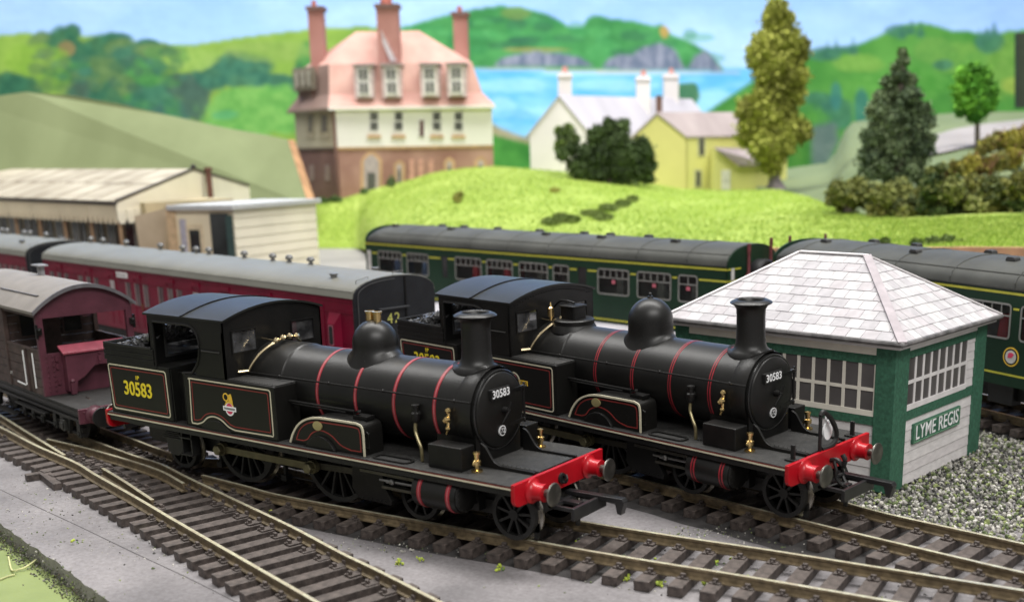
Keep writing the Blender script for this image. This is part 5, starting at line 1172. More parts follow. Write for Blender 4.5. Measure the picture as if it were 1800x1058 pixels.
# bay
lay(pmask([(690,119),(1345,122),(1400,300),(690,300)]), (.10,.44,.80), (.22,.58,.88), 60, 21, .35)
for (cx, cy, rx, ry) in ((900,150,70,14),(960,200,60,14),(1080,150,90,10),(1250,180,70,20),(880,190,30,20)): blob(cx, cy, rx, ry, (.36,.72,.93), (.42,.76,.94), .5)
blob(910, 205, 40, 14, (.10,.42,.80), (.14,.47,.84), .6); blob(1090, 128, 160, 5, (.45,.75,.92), (.5,.78,.93), .5)
lay(pmask([(840,121),(880,116),(1000,118),(1090,124),(1300,128),(1300,131),(1080,129),(960,125),(840,124)]), (.50,.45,.36), (.6,.54,.44), 30, 5, 1, .8)
lay(pmask([(640,60),(720,45),(770,30),(830,17),(880,10),(920,14),(960,24),(1005,49),(1022,50),(1035,30),(1050,26),(1075,34),(1110,36),(1150,46),(1165,42),(1180,62),(1215,74),(1245,92),(1275,124),(640,120)]), (.025,.20,.05), (.06,.30,.08), 40, 31)
for i in range(60):
    x = rg_.uniform(740, 1250); y = rg_.uniform(30+abs(x-890)*.09, 104); c = (G3, ((.05,.30,.08),(.09,.38,.12)), ((.02,.22,.06),(.05,.28,.09)))[rg_.randint(3)]; blob(x, y, rg_.uniform(12,34), rg_.uniform(6,12), *c, .5)
blob(905, 24, 30, 12, (.13,.22,.05), (.17,.26,.06), .6); blob(1168, 56, 9, 12, (.40,.26,.06), (.45,.30,.08), .9); blob(940, 88, 60, 5, (.35,.28,.07), (.4,.32,.1), .5)
CL = ((.11,.15,.23), (.26,.29,.38))
for pl_ in ([(868,116),(880,104),(905,97),(940,91),(990,95),(1020,101),(1045,118)], [(1058,120),(1068,105),(1085,98),(1110,97),(1130,84),(1160,76),(1185,86),(1205,122),(1120,124)], [(1208,123),(1222,98),(1240,90),(1255,104),(1272,126)]): lay(pmask(pl_), *CL, 9, 41, 3.0)
lay(pmask([(850,205),(870,220),(900,234),(950,248),(1010,262),(700,300),(700,205)]), (.25,.24,.12), (.34,.32,.19), 30, 6)
lay(pmask([(690,246),(870,238),(950,258),(1120,262),(1120,420),(690,420)]), (.02,.17,.015), (.05,.25,.03), 30, 12)
# right hills
lay(pmask([(1180,240),(1270,178),(1330,138),(1400,104),(1450,86),(1490,84),(1520,74),(1550,60),(1590,44),(1620,40),(1650,46),(1680,56),(1710,56),(1740,64),(1770,56),(1800,52),(1900,50),(2600,60),(2600,420),(1180,420)]), (.04,.21,.025), (.09,.30,.045), 60, 51)
for (cx, cy, rx, ry, g) in ((1510,112,44,18,((.13,.31,.04),(.18,.37,.06))),(1690,105,60,30,((.09,.27,.04),(.14,.33,.05))),(1640,90,40,24,((.08,.25,.04),(.12,.3,.05))),(1600,150,80,30,((.04,.23,.02),(.08,.29,.04))),(1540,150,60,22,((.06,.26,.03),(.10,.32,.05))),(1770,120,40,60,((.10,.26,.03),(.15,.32,.05))),(1450,95,34,14,GT),(1490,88,22,8,GT),(1580,55,26,12,GT),(1740,76,26,22,GT),(1660,115,20,10,GT),(1430,180,50,18,GT),(1470,200,34,30,GT),(1515,190,14,36,((.012,.13,.12),(.03,.18,.15))),(1470,170,10,26,((.012,.13,.12),(.03,.18,.15))),(1400,220,60,40,((.03,.18,.015),(.06,.25,.03))),(1340,230,60,40,((.03,.18,.015),(.06,.25,.03))),(1785,150,26,16,((.24,.36,.05),(.30,.42,.07)))): blob(cx, cy, rx, ry, *g, .8)
blob(1205, 168, 26, 24, (.03,.14,.04), (.06,.19,.06), .95, .2)
for x, y in ((1455,78),(1470,74),(1500,72),(1585,46),(1603,38),(1618,42),(1735,50),(1748,42),(1722,58)): lay(pmask([(x-8,y+24),(x,y-6),(x+8,y+24)]), *GT, 10, 3, 1, .9)
lay(pmask([(1375,228),(1430,228),(1430,330),(1375,330)], 3), (.02,.15,.01), (.05,.2,.02), 20, 9); lay(pmask([(1428,222),(1470,215),(1474,250),(1455,292),(1426,290)], 3), (.08,.13,.13), (.12,.17,.16), 20, 8, 1, .9)
IMG = np.clip(IMG*(1+(fbm(16, 90, .5)-.5)*.16)[...,None], 0, 1)
ny, nx = XX.shape; PV = np.empty((ny, nx, 3)); p0 = at(0, 0, BD-.5); 
# each grid point lies on the flat board; ray maths done in bulk
CFn, CRn, CUn, CCn, HFn = (np.array(v) for v in (CF, CR, CU, CC, HF)); dd_ = CFn + CRn*((XX-CAM['px'])/CAM['f'])[...,None] - CUn*((YY-CAM['py'])/CAM['f'])[...,None]
PV = CCn + dd_*((BD-.5)/(dd_@HFn))[...,None] - np.array(bdinv)
me = bpy.data.meshes.new('painted_picture'); idx = np.arange(ny*nx).reshape(ny, nx); fc = np.stack([idx[:-1,:-1], idx[1:,:-1], idx[1:,1:], idx[:-1,1:]], -1).reshape(-1, 4)
me.vertices.add(ny*nx); me.vertices.foreach_set('co', (PV*S).reshape(-1)); me.loops.add(fc.size); me.loops.foreach_set('vertex_index', fc.reshape(-1)); me.polygons.add(len(fc)); me.polygons.foreach_set('loop_start', np.arange(0, fc.size, 4)); me.update(calc_edges=True)
ca = me.color_attributes.new('paint', 'FLOAT_COLOR', 'POINT'); ca.data.foreach_set('color', np.concatenate([IMG, np.ones((ny,nx,1))], -1).reshape(-1))
pm = bpy.data.materials.new('backdrop_paint'); pm.use_nodes = True; an = pm.node_tree.nodes.new('ShaderNodeVertexColor'); an.layer_name = 'paint'; pb = pm.node_tree.nodes['Principled BSDF']; pb.inputs['Roughness'].default_value = .8; pm.node_tree.links.new(an.outputs[0], pb.inputs['Base Color'])
me.materials.append(pm); po = bpy.data.objects.new('painted_picture', me); link(po); po.parent = bd
k = MB(); prismw(k, [at(1789,58,1180), at(1830,58,1180), at(1830,190,1180), at(1789,190,1180)], HF*8); tag(k.build('dark_post', mat('post_dark', (.02,.03,.015), .8)), 'dark upright board at the right edge of the backdrop', 'post')


# ---- yard, grass hill and the pale ground behind it
def colz(px, py, d): return at(px, py, d)
def lerp(tab, x):
    if x <= tab[0][0]: return tab[0][1:]
    for a, b in zip(tab, tab[1:]):
        if x <= b[0]: t = (x-a[0])/(b[0]-a[0]); return tuple(p+(q-p)*t for p, q in zip(a[1:], b[1:]))
    return tab[-1][1:]
k = MB(); q = [at(-500,600,690), at(700,430,680), at(700,430,1100), at(-900,600,1100)]; k.prism([(p.x,p.y) for p in q], 2, -3.3, 16.0); tag(k.build('station_yard', mat('yard_grey', (.27,.26,.24), .8, var=.1, nscale=.3, bump=.1)), kind='structure')
FR = [(470,442,862),(560,436,868),(628,437,862),(650,440,760),(680,440,690),(760,420,650),(1000,425,610),(1350,440,560),(1500,442,530),(1700,439,510),(1800,440,500),(2100,446,480)]
CRS = [(470,362,905),(545,358,925),(600,350,935),(640,338,940),(700,322,945),(760,305,945),(820,296,945),(870,293,945),(930,297,950),(1000,303,960),(1060,312,960),(1130,322,950),(1200,333,940),(1280,336,930),(1370,334,900),(1420,346,820),(1460,362,760),(1520,378,690),(1600,386,650),(1700,382,620),(1800,378,600),(2100,374,590)]
def hill_pt(px, v):
    fy, fd = lerp(FR, px); cy, cd = lerp(CRS, px); a = at(px, fy, fd); b = at(px, cy, cd)
    vv = v; p = a.lerp(b, vv); rise = (b.z-a.z)*(math.sin(vv*PI/2)-vv)*.45; p.z += rise
    p.z += 1.3*noise.noise(Vector((p.x*.012, p.y*.012, 0)))*math.sin(vv*PI) + .5*noise.noise(Vector((p.x*.05, p.y*.05, 3)))
    return p
def grid(fn, nu, nv): 
    vs = [fn(i/nu, j/nv) for j in range(nv+1) for i in range(nu+1)]
    return vs, [(j*(nu+1)+i, j*(nu+1)+i+1, (j+1)*(nu+1)+i+1, (j+1)*(nu+1)+i) for j in range(nv) for i in range(nu)]
grassm = mat('grass_lime', (.24,.34,.04), .9, nscale=.22, bump=.35, bscale=7, col2=(.37,.47,.10), detail=8)
def hf(u, v):
    px = 470+u*1630
    if v <= .75: return hill_pt(px, v/.75)
    p = hill_pt(px, 1); t = (v-.75)/.25; return p + HF*(170*t) + Vector((0,0,-9*t*t-2*t))
k = MB(); k.add(*grid(hf, 160, 48)); tag(k.build('grass_hill', grassm, smooth=True, angle=180), kind='structure')
# card edge in front of the hill
k = MB(); fp = [at(px, lerp(FR,px)[0], lerp(FR,px)[1]) for px in range(650, 2101, 50)]
for a, b in zip(fp, fp[1:]): k.add([a+Vector((0,0,1.2)), b+Vector((0,0,1.2)), Vector((b.x,b.y,-3.4)), Vector((a.x,a.y,-3.4)), a+HF*3+Vector((0,0,1.2)), b+HF*3+Vector((0,0,1.2)), Vector((b.x,b.y,-3.4))+HF*3, Vector((a.x,a.y,-3.4))+HF*3], [(0,1,2,3),(0,4,5,1),(4,7,6,5)])
tag(k.build('hill_front', cardedge), kind='structure')
# fibres of static grass
r = random.Random(9); k = MB(); 
for i in range(60000):
    px = 500+r.random()**.95*1350; v = r.random(); p = hill_pt(px, v); h = r.uniform(.8,1.9); w_ = r.uniform(.18,.38); a = r.uniform(0, PI); dx = Vector((math.cos(a)*w_, math.sin(a)*w_, 0)); l = Vector((r.uniform(-.7,.7), r.uniform(-.7,.7), h))
    k.m = (0,0,1,2)[r.randrange(4)]; k.add([p-dx, p+dx, p+l], [(0,1,2)])
gb = [mat('fibre_lime', (.31,.43,.06), .9, var=.15, nscale=.05), mat('fibre_yellow', (.42,.51,.12), .9, var=.1, nscale=.05), mat('fibre_green', (.21,.34,.05), .9, var=.15, nscale=.05)]
fo = k.build('static_grass', gb); tag(fo, 'short lime green static grass on the hill', 'grass', kind='stuff')
palem = mat('ground_olive', (.125,.165,.075), .9, var=.15, nscale=.08, bump=.1, bscale=3, col2=(.175,.215,.10))
BK = [(1330,335,905,305,1150),(1400,345,880,292,1180),(1462,362,770,284,1170),(1490,366,755,214,1150),(1560,384,680,205,1150),(1700,382,630,196,1150),(2100,378,600,190,1150)]
def bf(u, v):
    px = 1330+u*770; fy, fd, cy, cd = lerp(BK, px); a = at(px, fy+2, fd+2); b = at(px, cy, cd); p = a.lerp(b, v); p.z -= 1.0; return p
k = MB(); k.add(*grid(bf, 50, 24)); tag(k.build('back_slope', palem, smooth=True, angle=180), kind='structure')
k = MB(); pts = [bf((x-1330)/770, v)+Vector((0,0,2.0)) for x, v in ((1630,.66),(1680,.74),(1740,.8),(1830,.86),(1900,.9))]; pl = [bf((x-1330)/770, v)+Vector((0,0,2.0)) for x, v in ((1630,.46),(1680,.5),(1740,.55),(1830,.6),(1900,.66))]
for i in range(4): k.add([pl[i],pl[i+1],pts[i+1],pts[i]], [(0,1,2,3)])
tag(k.build('road', mat('road_pale', (.30,.275,.265), .8, var=.06, nscale=.2)), kind='structure')
# ---- olive hill cut from board at the left, with its raw card edge
hb = empty('hill_board', tuple(at(300,330,900)), label='olive green painted hill board with a raw brown card edge', cat='hill board'); hbo = Vector(hb.location)/S
tp = crv2([(-300,210),(-60,178),(0,168),(45,162),(120,168),(200,182),(300,204),(400,226),(470,238)], 1)
pts = [at(x,y,940) for x,y in [(-300,210),(-60,178),(0,168),(45,162),(120,168),(200,182),(300,204),(400,226),(470,238),(506,246)]] + [at(544,362,880), at(400,420,880), at(-300,420,880)]
k = MB(); prismw(k, [p-hbo for p in pts], HF*3); k.build('painted_face', mat('board_olive', (.135,.165,.068), .75, nscale=.22, bump=.3, bscale=3, col2=(.175,.21,.095), sc=(1,1,.22), detail=8), hb)
k = MB(); prismw(k, [p-hbo for p in (at(506,246,939), at(517,246,955), at(556,360,895), at(543,362,879))], HF*1.5); k.build('raw_edge', cardedge, hb)

# ---- large brick and cream house
house = empty('house', tuple(Vector((at(596,352,955).x, at(596,352,955).y, 0))), label='tall house with brick ground floor, cream upper walls and pink mansard roof', cat='house'); ho = Vector(house.location)/S
def XY(px, d, z): p = at(px, 300, d); return Vector((p.x, p.y, z))
FLc, FRc, BLc, BRc = (596,955),(868,962),(526,1015),(845,1060)
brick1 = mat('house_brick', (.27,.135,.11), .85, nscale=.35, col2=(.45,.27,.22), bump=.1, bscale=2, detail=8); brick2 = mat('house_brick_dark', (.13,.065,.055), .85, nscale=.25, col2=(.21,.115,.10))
crm = mat('house_cream', (.80,.78,.74), .85, var=.04, nscale=.2); crm2 = mat('house_cream_side', (.40,.36,.26), .85, var=.12, nscale=.2)  # side wall cream is a darker copy of the front cream
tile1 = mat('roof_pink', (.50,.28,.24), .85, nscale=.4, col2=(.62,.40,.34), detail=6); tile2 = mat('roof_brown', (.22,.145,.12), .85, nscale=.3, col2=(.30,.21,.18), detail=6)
chim = mat('chimney_brick', (.34,.15,.125), .85, nscale=.3, col2=(.45,.23,.20))
def wall4(name, mt, cs, z0, z1, parent, o):
    k = MB(); P = [XY(*c, z0)-o for c in cs]; Q = [XY(*c, z1)-o for c in cs]; n = len(P)
    k.add(P+Q, [tuple(range(n)), tuple(range(n,2*n))]+[(i,(i+1)%n,(i+1)%n+n,i+n) for i in range(n)]); return k.build(name, mt, parent)
def quadwall(name, mt, a, b, z0, z1, parent, o, th=1.2, push=.0):
    """thin slab on the face from corner a to corner b, standing push proud"""
    A = XY(*a, z0)-o; B = XY(*b, z0)-o; d = (B-A).normalized(); n = Vector((d.y,-d.x,0)); k = MB()
    prismw(k, [A+n*push, B+n*push, B+n*push+Vector((0,0,z1-z0)), A+n*push+Vector((0,0,z1-z0))], -n*th); return k.build(name, mt, parent)
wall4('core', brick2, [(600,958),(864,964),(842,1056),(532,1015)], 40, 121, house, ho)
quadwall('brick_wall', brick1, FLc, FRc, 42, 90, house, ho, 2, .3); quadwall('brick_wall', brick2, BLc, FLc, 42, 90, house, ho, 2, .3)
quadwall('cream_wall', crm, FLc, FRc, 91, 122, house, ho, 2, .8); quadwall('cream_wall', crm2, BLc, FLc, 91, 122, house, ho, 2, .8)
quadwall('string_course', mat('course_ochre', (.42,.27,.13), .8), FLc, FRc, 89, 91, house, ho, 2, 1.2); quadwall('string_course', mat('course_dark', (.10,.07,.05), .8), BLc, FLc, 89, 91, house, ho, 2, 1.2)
def onwall(name, mt, x0, x1, y0, y1, c0=FLc, c1=FRc, push=1.2, th=.8, parent=None, arch=False):
    """rectangle given by photo columns/rows on the face through c0-c1"""
    A = XY(*c0,0); B = XY(*c1,0); d = (B-A).normalized(); n = Vector((d.y,-d.x,0))
    def hit(px, py):
        rr = ray(px, py); t = (A-CC).dot(n)/rr.dot(n); return CC+rr*t
    P = [hit(x0,y1), hit(x1,y1), hit(x1,y0)] + ([hit(x1-(x1-x0)*t/6, y0-(x1-x0)*.45*math.sin(PI*t/6)) for t in range(1,6)] if arch else []) + [hit(x0,y0)]
    zb_, zt_ = P[0].z, P[-1].z
    k = MB(); prismw(k, [p-ho+n*push for p in P], -n*th); return k.build(name, mt, parent or house)
wgl = mat('window_dark_house', (.09,.09,.085), .35, var=.2, nscale=.3); wfr = mat('window_white', (.70,.68,.66), .7); sillm = mat('sill_ochre', (.50,.32,.17), .8)
for x in (658, 701, 768, 806):
    f_ = onwall('window', wfr, x-10, x+10, 194, 234, push=1.3)
    for yy in (198, 215): onwall('pane', wgl, x-6.5, x+6.5, yy, yy+14, push=1.6, parent=f_)
    onwall('window_sill', sillm, x-12, x+12, 238, 243, push=2.2, th=1.5)
f_ = onwall('window', wfr, 735, 748, 208, 242, push=1.3); onwall('pane', mat('pane_maroon', (.10,.035,.04), .4), 738, 745, 212, 240, push=1.6, parent=f_)
stone_ = mat('arch_stone', (.46,.29,.17), .8, var=.15, nscale=.4); wlil = mat('window_lilac', (.40,.34,.34), .7)
for (x0, x1, y0, y1, big) in ((634,672,282,334,1),(692,712,290,330,0),(780,800,285,312,0),(834,856,284,300,0)):
    a_ = onwall('arch', stone_, x0, x1, y0, y1, push=.6, arch=True); w1 = onwall('window', wlil, x0+6, x1-6, y0+2, y1, push=.9, arch=True, parent=a_)
    onwall('pane', wgl, x0+(12 if big else 8), x1-(12 if big else 8), y0+(22 if big else 8), y1, push=1.2, parent=w1)
for x in (724, 740, 758): onwall('pilaster', mat('pilaster_pink', (.50,.27,.22), .8), x-4, x+4, 280, 318, push=.7)
for (x0, x1) in ((540,556),(563,582)):
    f_ = onwall('window', mat('window_side', (.33,.29,.20), .8), x0, x1, 197, 245, BLc, FLc, push=1.2); onwall('pane', mat('pane_brown', (.12,.10,.08), .5), x0+5, x1-5, 203, 232, BLc, FLc, push=1.5, parent=f_)  # side windows use darker colours than the front ones
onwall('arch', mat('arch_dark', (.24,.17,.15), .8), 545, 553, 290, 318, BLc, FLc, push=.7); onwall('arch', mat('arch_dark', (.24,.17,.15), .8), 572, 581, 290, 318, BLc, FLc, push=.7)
k = MB(); pp = XY(*FLc, 0)-ho; k.lathe([(1.3,44),(1.3,124)], (pp.x-.5, pp.y-1.5, 0), 2, 8); k.build('drainpipe', brick2, house)
# roof rings
E0 = [(584,950),(874,956),(850,1066),(512,1018)]; E1 = [(590,966),(836,972),(815,1040),(545,1012)]; RG = [(640,988),(748,990)]
def rp3(c, z): return XY(*c, z)-ho
mids = [tuple(a*.42+b*.58 for a, b in zip(p, q)) for p, q in zip(E0, E1)]
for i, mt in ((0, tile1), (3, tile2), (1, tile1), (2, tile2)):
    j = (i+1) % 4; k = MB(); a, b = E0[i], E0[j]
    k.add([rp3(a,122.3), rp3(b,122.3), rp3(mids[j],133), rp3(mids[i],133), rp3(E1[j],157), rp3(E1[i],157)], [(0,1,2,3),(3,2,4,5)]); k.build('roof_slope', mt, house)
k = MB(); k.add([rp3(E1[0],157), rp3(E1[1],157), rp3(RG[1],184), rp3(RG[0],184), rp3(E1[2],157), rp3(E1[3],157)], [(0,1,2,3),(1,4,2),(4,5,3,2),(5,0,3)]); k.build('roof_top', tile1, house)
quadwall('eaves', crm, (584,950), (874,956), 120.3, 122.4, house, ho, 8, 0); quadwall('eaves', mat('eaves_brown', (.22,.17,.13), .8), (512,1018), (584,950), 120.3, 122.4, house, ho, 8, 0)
dorm = mat('dormer_pink', (.60,.50,.50), .8)
for x in (648, 696, 762, 808):
    k = MB(); P = [XY(x-16,952,129.5)-ho, XY(x+16,952,129.5)-ho, XY(x+16,952,154)-ho, XY(x-16,952,154)-ho]; prismw(k, P, HF*24); dm = k.build('dormer', dorm, house)
    k = MB(); P = [XY(x-10,951,131)-ho, XY(x+10,951,131)-ho, XY(x+10,951,153)-ho, XY(x-10,951,153)-ho]; prismw(k, P, HF*1.5); wf_ = k.build('window', wfr, dm)
    for zz in (133, 143.5):
        for s_ in (-1, 1): k = MB(); c_x = x+s_*4; P = [XY(c_x-2.6,950.5,zz)-ho, XY(c_x+2.6,950.5,zz)-ho, XY(c_x+2.6,950.5,zz+8)-ho, XY(c_x-2.6,950.5,zz+8)-ho]; prismw(k, P, HF*1.0); k.build('pane', wgl, wf_)
    k = MB(); P = [XY(x-18,949,154)-ho, XY(x+18,949,154)-ho, XY(x+18,949,155.8)-ho, XY(x-18,949,155.8)-ho]; prismw(k, P, HF*26); k.build('dormer_roof', mat('lead_grey', (.33,.27,.27), .7), dm)
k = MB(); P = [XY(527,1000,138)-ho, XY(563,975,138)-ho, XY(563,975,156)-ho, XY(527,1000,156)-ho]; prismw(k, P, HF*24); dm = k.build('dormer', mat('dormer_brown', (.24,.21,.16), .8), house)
for x in (533, 543, 553): k = MB(); dd = 999-(x-527)*.7; P = [XY(x-3,dd-1.2,141)-ho, XY(x+3,dd-4.5,141)-ho, XY(x+3,dd-4.5,153)-ho, XY(x-3,dd-1.2,153)-ho]; prismw(k, P, HF*2); k.build('pane', mat('pane_grey', (.36,.34,.28), .6), dm)
for (x, w_, d, z0, zt_, cap) in ((571,24,985,118,201,1),(694,36,960,155,199,1),(818,24,1010,118,197.5,1)):
    k = MB(); P = [XY(x-w_/2,d,z0)-ho, XY(x+w_/2,d,z0)-ho, XY(x+w_/2,d,zt_)-ho, XY(x-w_/2,d,zt_)-ho]; prismw(k, P, HF*14); ch = k.build('chimney', chim, house)
    k = MB(); P = [XY(x-w_/2-3,d-1.5,zt_)-ho, XY(x+w_/2+3,d-1.5,zt_)-ho, XY(x+w_/2+3,d-1.5,zt_+3)-ho, XY(x-w_/2-3,d-1.5,zt_+3)-ho]; prismw(k, P, HF*17); k.build('chimney_cap', mat('cap_brown', (.16,.09,.08), .8), ch)
    k = MB(); p_ = XY(x, d+6, 0)-ho
    k.lathe([(2.2 if w_ < 30 else 5, zt_+2.5),(2.0 if w_ < 30 else 4.6, zt_+8)], (p_.x,p_.y,0), 2, 10); k.build('chimney_pot', mat('pot_red', (.42,.13,.10), .8), ch)
k = MB(); prismw(k, [rp3((676,962),183), rp3((682,960),183), rp3((706,955),158), rp3((696,957),158)], HF*3); k.build('flashing', mat('lead_pale', (.55,.50,.52), .7), house)

# ---- two cottages
def cottage(label, gable, vec_to, wallm, gablem, roofm_, d0, d1):
    base = at(*gable[0], d0); rt = empty('cottage', (base.x, base.y, 0), label=label, cat='cottage'); o = Vector(rt.location)/S
    G = [at(x, y, d0) for x, y in gable]             # bottom-left, eave-left, apex, eave-right, bottom-right
    G[0].z = G[4].z = min(G[0].z, G[4].z)-4; G[1].z = G[3].z
    V = at(vec_to[0], vec_to[1], d1)-G[2]; V.z = 0
    k = MB(); prismw(k, [g-o for g in G], V.normalized()*1.5); k.build('gable_wall', gablem, rt)
    n = 5; k = MB(); k.add([G[4]-o, G[4]+V-o, G[3]+V-o, G[3]-o, G[0]-o, G[0]+V-o, G[1]+V-o, G[1]-o, G[2]+V-o], [(0,1,2,3),(4,7,6,5),(1,5,6,8,2)]); k.build('wall', wallm, rt)
    vn = V.normalized(); k = MB(); up = Vector((0,0,1.2)); A = G[2]-vn*2+up; B = G[3]-vn*2+up+(G[3]-G[2]).normalized()*3; C_ = G[1]-vn*2+up+(G[1]-G[2]).normalized()*3
    k2 = [A-o, B-o, B+V+vn*3-o, A+V+vn*3-o]; prismw(k, k2, (0,0,-1.6)); k.build('roof', roofm_, rt)
    k = MB(); prismw(k, [A-o, C_-o, C_+V+vn*3-o, A+V+vn*3-o], (0,0,-1.6)); k.build('roof', roofm_, rt)
    return rt, o, G, V
wh = mat('cottage_white', (.72,.68,.70), .85, var=.05, nscale=.2); lil = mat('roof_lilac', (.46,.44,.50), .8, nscale=.15, col2=(.56,.54,.60), detail=5, sc=(1,3,1))
rt, o, G, V = cottage('white cottage with lilac grey roof and three white chimneys', [(933,305),(931,238),(985,170),(1040,236),(1042,320)], (1215,178), wh, wh, lil, 1040, 1170)
def chimney(rt, o, px, d, w_, y0, y1, mt, pot, zpot=True):
    k = MB(); P = [at(px-w_/2,y1,d), at(px+w_/2,y1,d), at(px+w_/2,y0,d), at(px-w_/2,y0,d)]; prismw(k, [p-o for p in P], HF*10); c = k.build('chimney', mt, rt)
    k = MB(); P = [at(px-w_/2-2,y0+8,d-1), at(px+w_/2+2,y0+8,d-1), at(px+w_/2+2,y0+5,d-1), at(px-w_/2-2,y0+5,d-1)]; prismw(k, [p-o for p in P], HF*12); k.build('chimney_band', mt, c)
    if pot: q = at(px, y0, d+5)-o; k = MB(); k.lathe([(2.6,q.z-.5),(2.2,q.z+5)], (q.x,q.y,0), 2, 10); k.build('chimney_pot', mat('pot_pale_red', (.55,.25,.22), .8), c)
chimney(rt, o, 993, 1050, 24, 128, 200, wh, True); chimney(rt, o, 1131, 1110, 24, 134, 205, wh, True); chimney(rt, o, 1180, 1150, 26, 130, 205, wh, True)
yl = mat('cottage_yellow', (.62,.60,.22), .85, var=.05, nscale=.2); yl2 = mat('cottage_yellow_gable', (.60,.56,.21), .85, var=.06, nscale=.2); rf2 = mat('roof_mauve', (.36,.30,.31), .85, nscale=.2, col2=(.47,.40,.41), detail=5, sc=(1,3,1))
rt, o, G, V = cottage('yellow cottage with mauve roof and a lean-to porch', [(1118,330),(1116,240),(1158,200),(1206,238),(1206,335)], (1340,192), yl, yl2, rf2, 1000, 1050)
k = MB(); q0 = XY(1160,1000,0)-o; P = [at(x,y,1001)-o for x,y in ((1154,207),(1164,207),(1164,168),(1154,168))]; prismw(k, P, HF*6); k.build('chimney', brick2, rt)
def onc(name, mt, x0, x1, y0, y1, push, parent=None):
    A = G[4]; d = V.normalized(); n = Vector((d.y,-d.x,0))
    def hit(px, py): rr = ray(px, py); return CC+rr*((A-CC).dot(n)/rr.dot(n))
    k = MB(); prismw(k, [p-o+n*push for p in (hit(x0,y1),hit(x1,y1),hit(x1,y0),hit(x0,y0))], -n*.8); return k.build(name, mt, parent or rt)
for (x, y0, y1) in ((1233,240,276),(1227,298,331)): f_ = onc('window', mat('frame_yellowish', (.5,.5,.3), .7), x-7, x+7, y0, y1, .3); onc('pane', wgl, x-4, x+4, y0+3, y1-3, .6, f_)
pd = 980; n_ = HF; k = MB(); P = [at(1255,335,pd), at(1362,333,pd), at(1358,292,pd), at(1296,292,pd), at(1258,262,pd)]; prismw(k, [p-o for p in P], HF*30); ln = k.build('lean_to', yl, rt)
k = MB(); P = [at(1256,262,pd-2), at(1300,293,pd-2), at(1362,292,pd-2), at(1335,265,pd+14)]; prismw(k, [p-o for p in P], Vector((0,0,1.5))); k.build('lean_to_roof', rf2, ln)
k = MB(); P = [at(1268,334,pd-.8), at(1284,334,pd-.8), at(1284,299,pd-.8), at(1268,299,pd-.8)]; prismw(k, [p-o for p in P], HF*1); k.build('door', mat('door_pale', (.62,.60,.55), .7), ln)

# ---- station building and hut at the left
cr = mat('station_cream', (.72,.63,.45), .8, var=.06, nscale=.3); cr2 = mat('station_cream_light', (.78,.73,.58), .8, var=.05, nscale=.3); rfm = mat('station_roof', (.30,.265,.20), .85, nscale=.3, col2=(.52,.475,.38), detail=7, sc=(1,1,1)); dkl = mat('line_dark', (.03,.025,.025), .7)
stn = empty('station_building', tuple(XY(203,660,11)), label='cream station building with a scalloped canopy and stone coloured roof', cat='station'); so_ = Vector(stn.location)/S
Fr = at(203,350,660); Fr.z = 62; Ap = at(340,297,735); Re = at(438,326,800); dirv = at(0,342,760)-at(203,350,660); dirv.z = 0; dirv = dirv.normalized(); LN = 330
k = MB(); P = [Fr, Fr+dirv*LN, Ap+dirv*LN, Ap]; prismw(k, [p-so_ for p in P], (0,0,-1.2)); rfo = k.build('roof', rfm, stn)
k = MB(); prismw(k, [p-so_ for p in (Ap, Ap+dirv*LN, Re+dirv*LN, Re)], (0,0,-1.2)); k.build('roof', rfm, stn)
for i in range(1, 9):
    for t0, t1 in ((0,.5),(.5,1)):
        off_ = (i*26+(13 if t0 else 0)); a = Fr.lerp(Ap, t0)+dirv*off_+Vector((0,0,.15)); b = Fr.lerp(Ap, t1)+dirv*off_+Vector((0,0,.15)); k = MB(); k.bar(a-so_, b-so_, .7, .35); k.build('roof_joint', mat('joint_brown', (.20,.165,.12), .8), rfo)
k = MB(); a = Fr.lerp(Ap,.5)+Vector((0,0,.15)); k.bar(a-so_, a+dirv*250-so_, .7, .35); k.build('roof_joint', mat('joint_brown', (.20,.165,.12), .8), rfo)
k = MB(); k.bar(Fr+Vector((0,0,-1.5))-so_, Fr+dirv*LN+Vector((0,0,-1.5))-so_, 1.2, 1.6); k.bar(Fr-so_+Vector((0,0,.3)), Ap-so_+Vector((0,0,.3)), 1.2, .8); k.bar(Ap-so_+Vector((0,0,.3)), Re-so_+Vector((0,0,.3)), 1.2, .8); k.ball(Ap-so_+Vector((0,0,1.2)), 1.8, 8); k.build('roof_trim', dkl, stn)
perp = Vector((-dirv.y, dirv.x, 0)); perp = perp if perp.dot(HF) > 0 else -perp
# canopy valance of separate boards, each with scallops
bl = 36
for i in range(9):
    a = Fr+dirv*(i*bl+.4)+Vector((0,0,-2.4)); b = Fr+dirv*((i+1)*bl-.4)+Vector((0,0,-2.4)); n = 6; P = [a, b]
    for j in range(n, -1, -1):
        q = a.lerp(b, j/n); P.append(q+Vector((0,0,-6.4)))
        if j: P += [a.lerp(b, (j-.28)/n)+Vector((0,0,-10.8)), a.lerp(b, (j-.72)/n)+Vector((0,0,-10.8))]
    k = MB(); prismw(k, [p-so_ for p in P], perp*.8); k.build('valance_board', cr, stn)
